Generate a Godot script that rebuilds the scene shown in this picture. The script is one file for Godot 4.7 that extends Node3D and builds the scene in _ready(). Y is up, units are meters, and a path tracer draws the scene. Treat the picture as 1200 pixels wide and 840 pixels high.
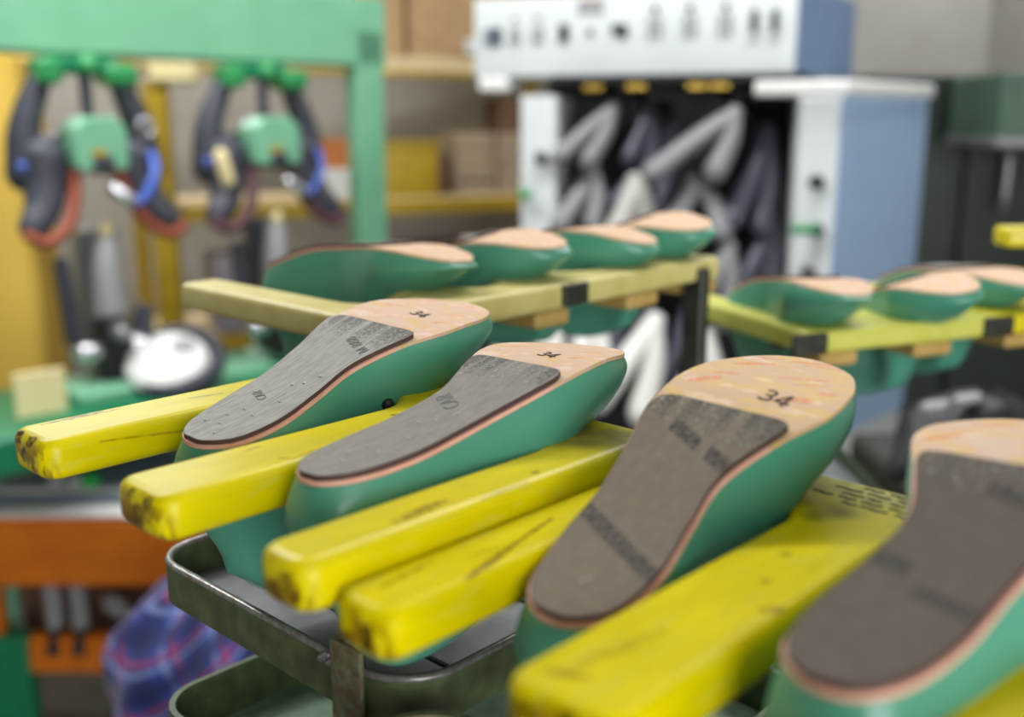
extends Node3D
# Shoe workshop: lasts drying upside down on yellow wooden holders, machines behind. Metres, y up.

const EYE := 1.45
const WINDOW_ENERGY := 7.0
var RV := Vector3(cos(deg_to_rad(43.0)), 0, sin(deg_to_rad(43.0)))     # along the front row of lasts
var DV := Vector3(sin(deg_to_rad(43.0)), 0, -cos(deg_to_rad(43.0)))    # heel to toe of the front lasts
var taken := {}
var M := {}

# ------------------------------------------------------------------ naming
func numbered(called: String) -> String:
	if not taken.has(called):
		taken[called] = 0
		return called
	taken[called] += 1
	return "%s_%03d" % [called, taken[called]]

func thing(called: String, label: String, category: String, at := Vector3.ZERO, turn := 0.0, group := "") -> Node3D:
	var o := Node3D.new()
	o.name = numbered(called)
	add_child(o)
	o.position = at
	o.rotation.y = turn
	o.set_meta("label", label)
	o.set_meta("category", category)
	if group != "":
		o.set_meta("group", group)
	return o

func part(called: String, mesh: Mesh, m: Material, parent: Node3D, xf := Transform3D()) -> MeshInstance3D:
	var o := MeshInstance3D.new()
	o.name = called
	o.mesh = mesh
	o.material_override = m
	o.transform = xf
	parent.add_child(o, true)
	return o

func struct(called: String, mesh: Mesh, m: Material, label: String, at := Vector3.ZERO) -> MeshInstance3D:
	var o := part(called, mesh, m, self, Transform3D(Basis(), at))
	o.set_meta("kind", "structure")
	o.set_meta("label", label)
	o.set_meta("category", called.get_slice("_", 0))
	return o

# ------------------------------------------------------------------ mesh helpers
func tool() -> SurfaceTool:
	var st := SurfaceTool.new()
	st.begin(Mesh.PRIMITIVE_TRIANGLES)
	return st

func done(st: SurfaceTool) -> ArrayMesh:
	st.generate_normals()
	return st.commit()

func tri(st: SurfaceTool, a: Vector3, b: Vector3, c: Vector3, out: Vector3) -> void:
	# clockwise seen from the side that «out» points to
	var n := (b - a).cross(c - a)
	if n.dot(out) > 0.0:
		st.add_vertex(a); st.add_vertex(c); st.add_vertex(b)
	else:
		st.add_vertex(a); st.add_vertex(b); st.add_vertex(c)

func quad(st: SurfaceTool, a: Vector3, b: Vector3, c: Vector3, d: Vector3, out: Vector3) -> void:
	tri(st, a, b, c, out)
	tri(st, a, c, d, out)

func add_box(st: SurfaceTool, c: Vector3, s: Vector3, ch := 0.004, b := Basis()) -> void:
	# a box with chamfered edges, flat shaded
	st.set_smooth_group(-1)
	var h := s * 0.5
	ch = minf(ch, minf(h.x, minf(h.y, h.z)) * 0.9)
	for ax in 3:
		var u := (ax + 1) % 3
		var v := (ax + 2) % 3
		for sg in [-1.0, 1.0]:
			var n := Vector3.ZERO
			n[ax] = sg
			var p: Array = []
			for k in [[-1, -1], [1, -1], [1, 1], [-1, 1]]:
				var q := Vector3.ZERO
				q[ax] = sg * h[ax]
				q[u] = k[0] * (h[u] - ch)
				q[v] = k[1] * (h[v] - ch)
				p.append(c + b * q)
			quad(st, p[0], p[1], p[2], p[3], b * n)
	for ax in 3:
		var u := (ax + 1) % 3
		var v := (ax + 2) % 3
		for su in [-1.0, 1.0]:
			for sv in [-1.0, 1.0]:
				var n := Vector3.ZERO
				n[u] = su
				n[v] = sv
				var p: Array = []
				for k in [[0, -1.0], [0, 1.0], [1, 1.0], [1, -1.0]]:
					var q := Vector3.ZERO
					q[ax] = k[1] * (h[ax] - ch)
					q[u] = su * (h[u] - (ch if k[0] == 0 else 0.0))
					q[v] = sv * (h[v] - (0.0 if k[0] == 0 else ch))
					p.append(c + b * q)
				quad(st, p[0], p[1], p[2], p[3], b * n)
	for sx in [-1.0, 1.0]:
		for sy in [-1.0, 1.0]:
			for sz in [-1.0, 1.0]:
				var e := Vector3(sx * h.x, sy * h.y, sz * h.z)
				tri(st, c + b * (e - Vector3(0, sy * ch, sz * ch)), c + b * (e - Vector3(sx * ch, 0, sz * ch)), c + b * (e - Vector3(sx * ch, sy * ch, 0)), b * Vector3(sx, sy, sz))

func box(c: Vector3, s: Vector3, ch := 0.004, b := Basis()) -> ArrayMesh:
	var st := tool()
	add_box(st, c, s, ch, b)
	return done(st)

func add_tube(st: SurfaceTool, pts: Array, rad, seg := 10, squash := 1.0) -> void:
	# swept round bar; rad is a number or one number per point; ends are closed
	st.set_smooth_group(1)
	var rings: Array = []
	var side := Vector3.ZERO
	for i in pts.size():
		var d: Vector3 = (pts[mini(i + 1, pts.size() - 1)] - pts[maxi(i - 1, 0)]).normalized()
		if side == Vector3.ZERO:
			side = d.cross(Vector3.UP if absf(d.y) < 0.9 else Vector3.RIGHT).normalized()
		side = (side - d * side.dot(d)).normalized()
		var up := side.cross(d)
		var r: float = rad[i] if rad is Array else rad
		var ring: Array = []
		for k in seg:
			var a := TAU * k / seg
			ring.append(pts[i] + side * cos(a) * r + up * sin(a) * r * squash)
		rings.append(ring)
	for i in rings.size() - 1:
		for k in seg:
			var k2 := (k + 1) % seg
			var o: Vector3 = (rings[i][k] + rings[i][k2]) * 0.5 - (pts[i] + pts[i + 1]) * 0.5
			quad(st, rings[i][k], rings[i][k2], rings[i + 1][k2], rings[i + 1][k], o)
	st.set_smooth_group(-1)
	for e in [0, rings.size() - 1]:
		var o: Vector3 = pts[0] - pts[1] if e == 0 else pts[e] - pts[e - 1]
		for k in seg:
			tri(st, pts[e], rings[e][k], rings[e][(k + 1) % seg], o)

func tube(pts: Array, rad, seg := 10, squash := 1.0) -> ArrayMesh:
	var st := tool()
	add_tube(st, pts, rad, seg, squash)
	return done(st)

func add_limb(st: SurfaceTool, pts: Array, rad: Array, seg := 14, squash := 1.0) -> void:
	# a tube whose ends are rounded off
	var p: Array = []
	var r: Array = []
	var n := pts.size()
	var d0: Vector3 = (pts[0] - pts[1]).normalized()
	var d1: Vector3 = (pts[n - 1] - pts[n - 2]).normalized()
	for a in [80.0, 60.0, 40.0, 20.0]:
		p.append(pts[0] + d0 * rad[0] * sin(deg_to_rad(a)))
		r.append(rad[0] * cos(deg_to_rad(a)))
	for i in n:
		p.append(pts[i])
		r.append(rad[i])
	for a in [20.0, 40.0, 60.0, 80.0]:
		p.append(pts[n - 1] + d1 * rad[n - 1] * sin(deg_to_rad(a)))
		r.append(rad[n - 1] * cos(deg_to_rad(a)))
	add_tube(st, p, r, seg, squash)

func limb(pts: Array, rad: Array, seg := 14, squash := 1.0) -> ArrayMesh:
	var st := tool()
	add_limb(st, pts, rad, seg, squash)
	return done(st)

func smooth_path(pts: Array, per := 6) -> Array:
	var c := Curve3D.new()
	for i in pts.size():
		var d: Vector3 = (pts[mini(i + 1, pts.size() - 1)] - pts[maxi(i - 1, 0)]) / 6.0
		c.add_point(pts[i], -d, d)
	var out: Array = []
	for i in pts.size() - 1:
		for k in per:
			out.append(c.sample(i, float(k) / per))
	out.append(pts[pts.size() - 1])
	return out

func add_lathe(st: SurfaceTool, prof: Array, seg := 28, xf := Transform3D()) -> void:
	# prof: Vector2(radius, height) from bottom to top
	st.set_smooth_group(1)
	for i in prof.size() - 1:
		var a: Vector2 = prof[i]
		var b: Vector2 = prof[i + 1]
		for k in seg:
			var t0 := TAU * k / seg
			var t1 := TAU * (k + 1) / seg
			var d0 := Vector3(cos(t0), 0, sin(t0))
			var d1 := Vector3(cos(t1), 0, sin(t1))
			var n := (d0 + d1) * (b.y - a.y) * 0.5 + Vector3(0, a.x - b.x, 0)
			if n.length() < 1e-7:
				continue
			quad(st, xf * (d0 * a.x + Vector3(0, a.y, 0)), xf * (d1 * a.x + Vector3(0, a.y, 0)), xf * (d1 * b.x + Vector3(0, b.y, 0)), xf * (d0 * b.x + Vector3(0, b.y, 0)), xf.basis * n)

func lathe(prof: Array, seg := 28, xf := Transform3D()) -> ArrayMesh:
	var st := tool()
	add_lathe(st, prof, seg, xf)
	return done(st)

func round_poly(pts: Array, rads: Array, seg := 6) -> PackedVector2Array:
	var out := PackedVector2Array()
	var n := pts.size()
	for i in n:
		var p: Vector2 = pts[i]
		var a: Vector2 = (pts[(i - 1 + n) % n] - p)
		var b: Vector2 = (pts[(i + 1) % n] - p)
		var r: float = rads[i]
		if r <= 0.0:
			out.append(p)
			continue
		var an := a.normalized()
		var bn := b.normalized()
		var half := acos(clampf(an.dot(bn), -1, 1)) * 0.5
		var cut := minf(r / tan(half), minf(a.length(), b.length()) * 0.49)
		r = cut * tan(half)
		var c := p + (an + bn).normalized() * (r / sin(half))
		var f := p + an * cut - c
		var g := p + bn * cut - c
		var ang := f.angle_to(g)
		for k in seg + 1:
			out.append(c + f.rotated(ang * k / seg))
	return out

func add_slab(st: SurfaceTool, poly: PackedVector2Array, y0: float, y1: float, r := 0.0, uvf = null) -> void:
	# extruded plan outline (x, z) from y0 to y1 with rounded upper and lower edges
	if not Geometry2D.is_polygon_clockwise(poly):
		poly.reverse()
	var n := poly.size()
	var nor := PackedVector2Array()
	for i in n:
		var a := (poly[i] - poly[(i - 1 + n) % n]).normalized()
		var b := (poly[(i + 1) % n] - poly[i]).normalized()
		var d := (a + b).normalized()
		nor.append(Vector2(d.y, -d.x))
	# make sure that normals point outwards
	var test := poly[0] + nor[0] * 0.0005
	if Geometry2D.is_point_in_polygon(test, poly):
		for i in n:
			nor[i] = -nor[i]
	var rings: Array = []
	if r > 0.0:
		for k in 5:
			var t := PI * 0.5 * k / 4.0
			rings.append([r * (1.0 - sin(t)), y0 + r * (1.0 - cos(t))])
		for k in 5:
			var t := PI * 0.5 * k / 4.0
			rings.append([r * (1.0 - cos(t)), y1 - r * (1.0 - sin(t))])
	else:
		rings = [[0.0, y0], [0.0, y1]]
	st.set_smooth_group(1 if r > 0.0 else -1)
	for i in n:
		var j := (i + 1) % n
		for k in rings.size() - 1:
			var q: Array = []
			for e in [[i, k], [j, k], [j, k + 1], [i, k + 1]]:
				var w: Vector2 = poly[e[0]] - nor[e[0]] * rings[e[1]][0]
				q.append([Vector3(w.x, rings[e[1]][1], w.y), nor[e[0]]])
			var o2 := nor[i] + nor[j]
			var o := Vector3(o2.x, 0.0, o2.y)
			if rings.size() > 2:
				o.y = 2.0 * (rings[k][1] + rings[k + 1][1] - y0 - y1) / maxf(y1 - y0, 0.001) * 0.2
			var c: Array = [0, 1, 2, 0, 2, 3]
			for tri_ in 2:
				var idx: Array = c.slice(tri_ * 3, tri_ * 3 + 3)
				var p0: Vector3 = q[idx[0]][0]
				var p1: Vector3 = q[idx[1]][0]
				var p2: Vector3 = q[idx[2]][0]
				if (p1 - p0).cross(p2 - p0).dot(o) > 0.0:
					idx = [idx[0], idx[2], idx[1]]
				for e in idx:
					if uvf != null:
						st.set_uv(uvf.call(q[e][0], q[e][1]))
					st.add_vertex(q[e][0])
	st.set_smooth_group(-1)
	var inner := PackedVector2Array()
	for i in n:
		inner.append(poly[i] - nor[i] * r)
	var ids := Geometry2D.triangulate_polygon(inner)
	for cap in [0, 1]:
		for t in range(0, ids.size(), 3):
			var p: Array = []
			for e in 3:
				var w := inner[ids[t + e]]
				p.append(Vector3(w.x, y1 if cap == 1 else y0, w.y))
			if ((p[1] - p[0]).cross(p[2] - p[0]).y > 0.0) == (cap == 1):
				p = [p[0], p[2], p[1]]
			for e in p:
				if uvf != null:
					st.set_uv(uvf.call(e, Vector2.ZERO))
				st.add_vertex(e)

func slab(poly: PackedVector2Array, y0: float, y1: float, r := 0.0, uvf = null) -> ArrayMesh:
	var st := tool()
	add_slab(st, poly, y0, y1, r, uvf)
	return done(st)

func prism(pts: Array, y0: float, y1: float, corner := 0.0, edge := 0.0) -> ArrayMesh:
	var rads: Array = []
	for i in pts.size():
		rads.append(corner)
	return slab(round_poly(pts, rads, 4), y0, y1, edge)

func add_rail(st: SurfaceTool, path: Array, y0: float, y1: float, th: float, closed := false) -> void:
	# a flat strip standing on edge that follows a plan path
	st.set_smooth_group(1)
	var n := path.size()
	var l: Array = []
	var r: Array = []
	for i in n:
		var a: Vector2 = path[(i - 1 + n) % n] if closed or i > 0 else path[i]
		var b: Vector2 = path[(i + 1) % n] if closed or i < n - 1 else path[i]
		var d := (b - a).normalized()
		var q := Vector2(-d.y, d.x) * th * 0.5
		l.append(path[i] + q)
		r.append(path[i] - q)
	var cnt := n if closed else n - 1
	for i in cnt:
		var j := (i + 1) % n
		var o2: Vector2 = l[i] - r[i]
		var o := Vector3(o2.x, 0, o2.y)
		st.set_smooth_group(1)
		quad(st, v3(l[i], y0), v3(l[j], y0), v3(l[j], y1), v3(l[i], y1), o)
		quad(st, v3(r[i], y0), v3(r[j], y0), v3(r[j], y1), v3(r[i], y1), -o)
		st.set_smooth_group(-1)
		quad(st, v3(l[i], y1), v3(l[j], y1), v3(r[j], y1), v3(r[i], y1), Vector3.UP)
		quad(st, v3(l[i], y0), v3(l[j], y0), v3(r[j], y0), v3(r[i], y0), Vector3.DOWN)

func v3(p: Vector2, y: float) -> Vector3:
	return Vector3(p.x, y, p.y)

func add_grid(st: SurfaceTool, g: Array, uvs: Array, out_from: Callable, group := 1) -> void:
	# one winding for the whole sheet, chosen by which way most of it faces
	st.set_smooth_group(group)
	var vote := 0.0
	for i in g.size() - 1:
		for k in g[i].size() - 1:
			var n: Vector3 = (g[i + 1][k + 1] - g[i][k]).cross(g[i + 1][k] - g[i][k + 1])
			vote += signf(n.dot(out_from.call((g[i][k] + g[i + 1][k + 1]) * 0.5))) * n.length()
	var orders: Array = [[0, 1, 2], [0, 2, 3]]
	# the diagonal cross product above points along (0, 1, 2) turned round
	if vote < 0.0:
		orders = [[0, 2, 1], [0, 3, 2]]
	for i in g.size() - 1:
		for k in g[i].size() - 1:
			var q: Array = [[i, k], [i, k + 1], [i + 1, k + 1], [i + 1, k]]
			for idx in orders:
				var p0: Vector3 = g[q[idx[0]][0]][q[idx[0]][1]]
				var p1: Vector3 = g[q[idx[1]][0]][q[idx[1]][1]]
				var p2: Vector3 = g[q[idx[2]][0]][q[idx[2]][1]]
				if (p1 - p0).cross(p2 - p0).length() < 1e-14:
					continue
				for e in idx:
					if uvs.size():
						st.set_uv(uvs[q[e][0]][q[e][1]])
					st.add_vertex(g[q[e][0]][q[e][1]])

# ------------------------------------------------------------------ materials
func mat(c: Color, rough := 0.6, metal := 0.0, spec := 0.5) -> StandardMaterial3D:
	var m := StandardMaterial3D.new()
	m.albedo_color = c
	m.roughness = rough
	m.metallic = metal
	m.metallic_specular = spec
	return m

func noise_tex(freq: float, a: Color, b: Color, sd := 1, oct := 4, size := 256) -> NoiseTexture2D:
	var n := FastNoiseLite.new()
	n.seed = sd
	n.frequency = freq
	n.fractal_octaves = oct
	var t := NoiseTexture2D.new()
	t.width = size
	t.height = size
	t.seamless = true
	t.noise = n
	var g := Gradient.new()
	g.set_color(0, a)
	g.set_color(1, b)
	t.color_ramp = g
	return t

func worn(a: Color, b: Color, rough: float, scale: float, metal := 0.0, sd := 1, freq := 0.02, spec := 0.5) -> StandardMaterial3D:
	# a painted or raw surface whose colour wanders between two tones
	var m := mat(Color.WHITE, rough, metal, spec)
	m.albedo_texture = noise_tex(freq, a, b, sd)
	m.uv1_triplanar = true
	m.uv1_scale = Vector3.ONE * scale
	return m

func c8(r: int, g: int, b: int) -> Color:
	return Color(r / 255.0, g / 255.0, b / 255.0)

# ------------------------------------------------------------------ painted surfaces
func stroke(im: Image, from: Vector2, to: Vector2, wid: float, col: Color, strength: float, n: FastNoiseLite, soft := false) -> void:
	# a worn scratch or smear in texture pixels
	var lo := Vector2(minf(from.x, to.x), minf(from.y, to.y)) - Vector2.ONE * (wid + 2.0)
	var hi := Vector2(maxf(from.x, to.x), maxf(from.y, to.y)) + Vector2.ONE * (wid + 2.0)
	var ab := to - from
	for y in range(maxi(0, int(lo.y)), mini(im.get_height(), int(hi.y) + 1)):
		for x in range(maxi(0, int(lo.x)), mini(im.get_width(), int(hi.x) + 1)):
			var p := Vector2(x, y) - from
			var t := clampf(p.dot(ab) / maxf(ab.length_squared(), 0.01), 0, 1)
			var d := (p - ab * t).length()
			var e := wid * (0.55 + 0.9 * (n.get_noise_2d(x * 4.0, y * 4.0) * 0.5 + 0.5) * sin(PI * clampf(t, 0.08, 0.92)))
			var k := clampf((e - d) / 1.6 + 0.5, 0, 1) * strength * clampf(0.75 + n.get_noise_2d(x * 9.0 + 50.0, y * 9.0), 0, 1)
			if soft:
				k = smoothstep(1.0, 0.0, d / (wid * 1.3)) * strength * clampf(0.9 + 0.5 * n.get_noise_2d(x * 2.0, y * 2.0), 0, 1)
			if k > 0.003:
				im.set_pixel(x, y, im.get_pixel(x, y).lerp(col, k))

func paint_holder(w: float, marks: Array, tips: Array, grime: Array, pale_from: float, sd: int) -> ImageTexture:
	# worn yellow paint over wood: u runs 0.35 m from the finger tips, v runs across w metres (0.05 m margin); 1.6 px per mm
	var W := 560
	var H := int(w * 1600.0)
	var im := Image.create(W, H, false, Image.FORMAT_RGB8)
	var n := FastNoiseLite.new()
	n.seed = sd
	n.frequency = 0.012
	n.fractal_octaves = 4
	var yel := c8(212, 194, 0)
	var yel2 := c8(197, 182, 0)
	var wear := c8(196, 186, 92)
	var brown := c8(92, 56, 22)
	for y in H:
		for x in W:
			var l := x / 1600.0 - 0.03
			var a := n.get_noise_2d(x * 0.6, y * 2.2)
			var c := yel.lerp(yel2, clampf(a + 0.5, 0, 1))
			var b := n.get_noise_2d(x * 1.2 + 300.0, y * 5.0 + 90.0)
			if b > 0.22:
				c = c.lerp(wear, clampf((b - 0.22) * 3.0, 0, 0.4))
			if l > pale_from:
				var k := clampf((l - pale_from) * 28.0 + a * 0.5, 0, 1)
				c = c.lerp(c8(196, 190, 124).lerp(c8(160, 156, 96), clampf(b + 0.4, 0, 1)), k * 0.85)
			if l < 0.004:
				var q := n.get_noise_2d(x * 3.0 + 700.0, y * 3.0)
				c = c.lerp(brown, clampf((0.004 - l) * 45.0, 0, 1) * clampf(q * 2.6 + 0.42, 0, 0.85))
			im.set_pixel(x, y, c)
	for t in tips:       # dark chips on a finger's end: [l, x, radius, strength]
		stroke(im, Vector2((t[0] + 0.03) * 1600, (t[1] + 0.05) * 1600), Vector2((t[0] + 0.033) * 1600, (t[1] + 0.052) * 1600), t[2] * 1600, c8(52, 32, 14), t[3], n)
	for g in grime:      # dark greasy zones: [l0, x0, l1, x1, width, strength]
		stroke(im, Vector2((g[0] + 0.03) * 1600, (g[1] + 0.05) * 1600), Vector2((g[2] + 0.03) * 1600, (g[3] + 0.05) * 1600), g[4] * 1600, c8(84, 78, 34), g[5], n, true)
	for s in marks:      # scratches: [l0, x0, l1, x1, width, strength]
		stroke(im, Vector2((s[0] + 0.03) * 1600, (s[1] + 0.05) * 1600), Vector2((s[2] + 0.03) * 1600, (s[3] + 0.05) * 1600), s[4] * 1600, c8(84, 58, 20), s[5], n)
	return ImageTexture.create_from_image(im)

func paint_board(kind: int) -> ImageTexture:
	# fibre board of the back half: u across 0.09 m, v along the last
	var W := 216
	var H := 420
	var im := Image.create(W, H, false, Image.FORMAT_RGB8)
	var n := FastNoiseLite.new()
	n.seed = 40 + kind
	n.frequency = 0.03
	var base: Color = [c8(146, 143, 132), c8(136, 131, 119), c8(124, 112, 95), c8(98, 88, 76)][kind]  # last colour repeats the board before it, darkened for dim light
	var dark: Color = base.darkened(0.2)
	var streak: float = [1.0, 0.45, 0.18, 0.15][kind]
	for y in H:
		for x in W:
			var a := n.get_noise_2d(x * 9.0, y * 0.7)
			var b := n.get_noise_2d(x * 1.6 + 400.0, y * 1.6)
			var f := n.get_noise_2d(x * 14.0 + 90.0, y * 14.0)
			var c := base.lerp(dark, clampf(0.35 + a * streak * 1.3 + b * 0.35 + f * 0.18, 0, 1))
			var v := float(y) / H
			if v > 0.525:   # skived front edge: rubbed dark and flaky
				var q := n.get_noise_2d(x * 3.0 + y * 2.0, y * 5.0 - x * 2.0)
				c = c.lerp(c8(74, 70, 60), clampf((v - 0.525) * 13.0 + q * 1.8, 0, 0.88) * clampf(0.5 + n.get_noise_2d(x * 1.1, 7.0) * 2.4, 0, 1))
				if q > 0.34:
					c = c.lerp(c8(176, 184, 170), clampf((q - 0.34) * 5.0, 0, 0.7))
			im.set_pixel(x, y, c)
	if kind >= 2:     # blurred, unreadable maker's print running across the board
		var rows: Array = [[0.275, 0.14, 0.82, 0.022], [0.535, 0.27, 0.48, 0.02], [0.49, 0.55, 0.76, 0.022]] if kind == 2 else [[0.26, 0.52, 0.92, 0.02], [0.325, 0.3, 0.46, 0.024], [0.54, 0.55, 0.8, 0.022]]
		for r in rows:
			var slope := -0.17 if kind == 2 else -0.12
			for y in range(int((r[0] - 0.17) * H), int((r[0] + 0.08) * H)):
				for x in range(int(r[1] * W), int(r[2] * W)):
					var mid: float = r[0] + slope * (float(x) / W - r[1])
					var d : float = absf(float(y) / H - mid) / r[3]
					if d < 1.0:
						var k: float = clampf((1.0 - d) * 3.0, 0, 1) * clampf(0.55 + n.get_noise_2d(x * 7.0, y * 4.0) * 1.3, 0.1, 0.9)
						im.set_pixel(x, y, im.get_pixel(x, y).lerp(c8(50, 48, 46), minf(k * 1.15, 0.9)))
	return ImageTexture.create_from_image(im)

func paint_insole(kind: int) -> ImageTexture:
	var W := 216
	var H := 480
	var im := Image.create(W, H, false, Image.FORMAT_RGB8)
	var n := FastNoiseLite.new()
	n.seed = 70 + kind
	n.frequency = 0.014
	n.fractal_octaves = 4
	for y in H:
		for x in W:
			var a := n.get_noise_2d(x * 0.9, y * 2.2)
			var b := n.get_noise_2d(x * 1.0 + 500.0, y * 3.0)
			var c := c8(200, 172, 144).lerp(c8(206, 162, 134), clampf(a + 0.5, 0, 1))
			if kind == 1:
				c = c.lerp(c8(190, 154, 104), 0.6)
			var amt := 0.6 if kind == 0 else (1.9 if kind == 1 else 1.8)
			c = c.lerp(c8(206, 168, 92), clampf((b + 0.04) * 1.6 * amt, 0, 0.75))
			c = c.lerp(c8(216, 196, 172), clampf((a - 0.2) * 2.5, 0, 0.6))
			if y < H * 0.56:
				c = c8(226, 172, 154).lerp(c8(216, 156, 132), clampf(a + 0.5, 0, 1))
			im.set_pixel(x, y, c)
	# orange rubbed print
	var marks: Array = [[0.18, 0.76, 0.3, 0.78, 2.5], [0.24, 0.92, 0.36, 0.95, 2.0], [0.5, 0.94, 0.7, 0.97, 2.0], [0.74, 0.72, 0.8, 0.74, 2.5], [0.62, 0.8, 0.76, 0.84, 1.6]]
	if kind > 0:
		marks += [[0.12, 0.7, 0.24, 0.74, 5.0], [0.2, 0.84, 0.36, 0.9, 5.0], [0.42, 0.95, 0.62, 0.985, 3.5], [0.66, 0.72, 0.76, 0.74, 5.0], [0.78, 0.78, 0.86, 0.8, 4.0], [0.5, 0.82, 0.72, 0.87, 3.0]]
	for s in marks:
		stroke(im, Vector2(s[0] * W, s[1] * H), Vector2(s[2] * W, s[3] * H), s[4], c8(210, 112, 56), 0.85, n)
	return ImageTexture.create_from_image(im)

# ------------------------------------------------------------------ the last
var TT := [0.0, 0.02, 0.06, 0.12, 0.2, 0.32, 0.45, 0.58, 0.7, 0.8, 0.9, 0.96, 0.985, 1.0]
var LAT := [0.0, 0.01176, 0.01852, 0.02301, 0.02647, 0.02889, 0.03431, 0.04119, 0.04184, 0.03804, 0.02979, 0.01975, 0.01186, 0.0]
var MED := [0.0, 0.01345, 0.02176, 0.0249, 0.025, 0.02076, 0.01814, 0.02819, 0.03922, 0.03878, 0.03188, 0.02259, 0.01354, 0.0]
var ZT := [0.0, 0.15, 0.3, 0.45, 0.6, 0.75, 0.9, 1.0]
var ZV := [0.0, 0.00507, 0.01294, 0.02417, 0.03625, 0.04239, 0.04105, 0.0395]
var ZV_HIGH := [0.0, 0.0125, 0.0255, 0.0305, 0.0345, 0.0365, 0.0335, 0.0305]    # last with a steeper waist
var zv: Array = ZV
const LEN := 0.22845
var QT: Array = []
var last_meshes := {}

func herm(xs: Array, ys: Array, x: float) -> float:
	var n := xs.size()
	var i := 0
	while i < n - 2 and x > xs[i + 1]:
		i += 1
	var m: Array = [0.0, 0.0]
	for e in 2:
		var k := i + e
		if k == 0:
			m[e] = (ys[1] - ys[0]) / (xs[1] - xs[0])
		elif k == n - 1:
			m[e] = (ys[n - 1] - ys[n - 2]) / (xs[n - 1] - xs[n - 2])
		else:
			var hs: float = xs[k] - xs[k - 1]
			var hd: float = xs[k + 1] - xs[k]
			m[e] = (hs * hs * ys[k + 1] + (hd * hd - hs * hs) * ys[k] - hd * hd * ys[k - 1]) / (hs * hd * (hd + hs))
	var h: float = xs[i + 1] - xs[i]
	var t: float = (x - xs[i]) / h
	return (2 * t * t * t - 3 * t * t + 1) * ys[i] + (t * t * t - 2 * t * t + t) * h * m[0] + (-2 * t * t * t + 3 * t * t) * ys[i + 1] + (t * t * t - t * t) * h * m[1]

func width_at(tab: Array, t: float) -> float:
	if QT.is_empty():
		for q in TT:
			QT.append(acos(clampf(1.0 - 2.0 * q, -1, 1)))
	return maxf(herm(QT, tab, acos(clampf(1.0 - 2.0 * t, -1, 1))), 0.0)

func rise(t: float) -> float:
	return herm(ZT, zv, t)

func sole_pt(t: float, s: float, mir: int, lift: float, inset := 0.0) -> Vector3:
	# s from -1 (left) to 1 (right); the toe points along -z
	var wl := maxf(width_at(LAT if mir == 1 else MED, t) - inset, 0.0)
	var wr := maxf(width_at(MED if mir == 1 else LAT, t) - inset, 0.0)
	return Vector3(s * (wr if s > 0.0 else wl), rise(t) + lift, -clampf(t * LEN, inset, LEN - inset))

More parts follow.
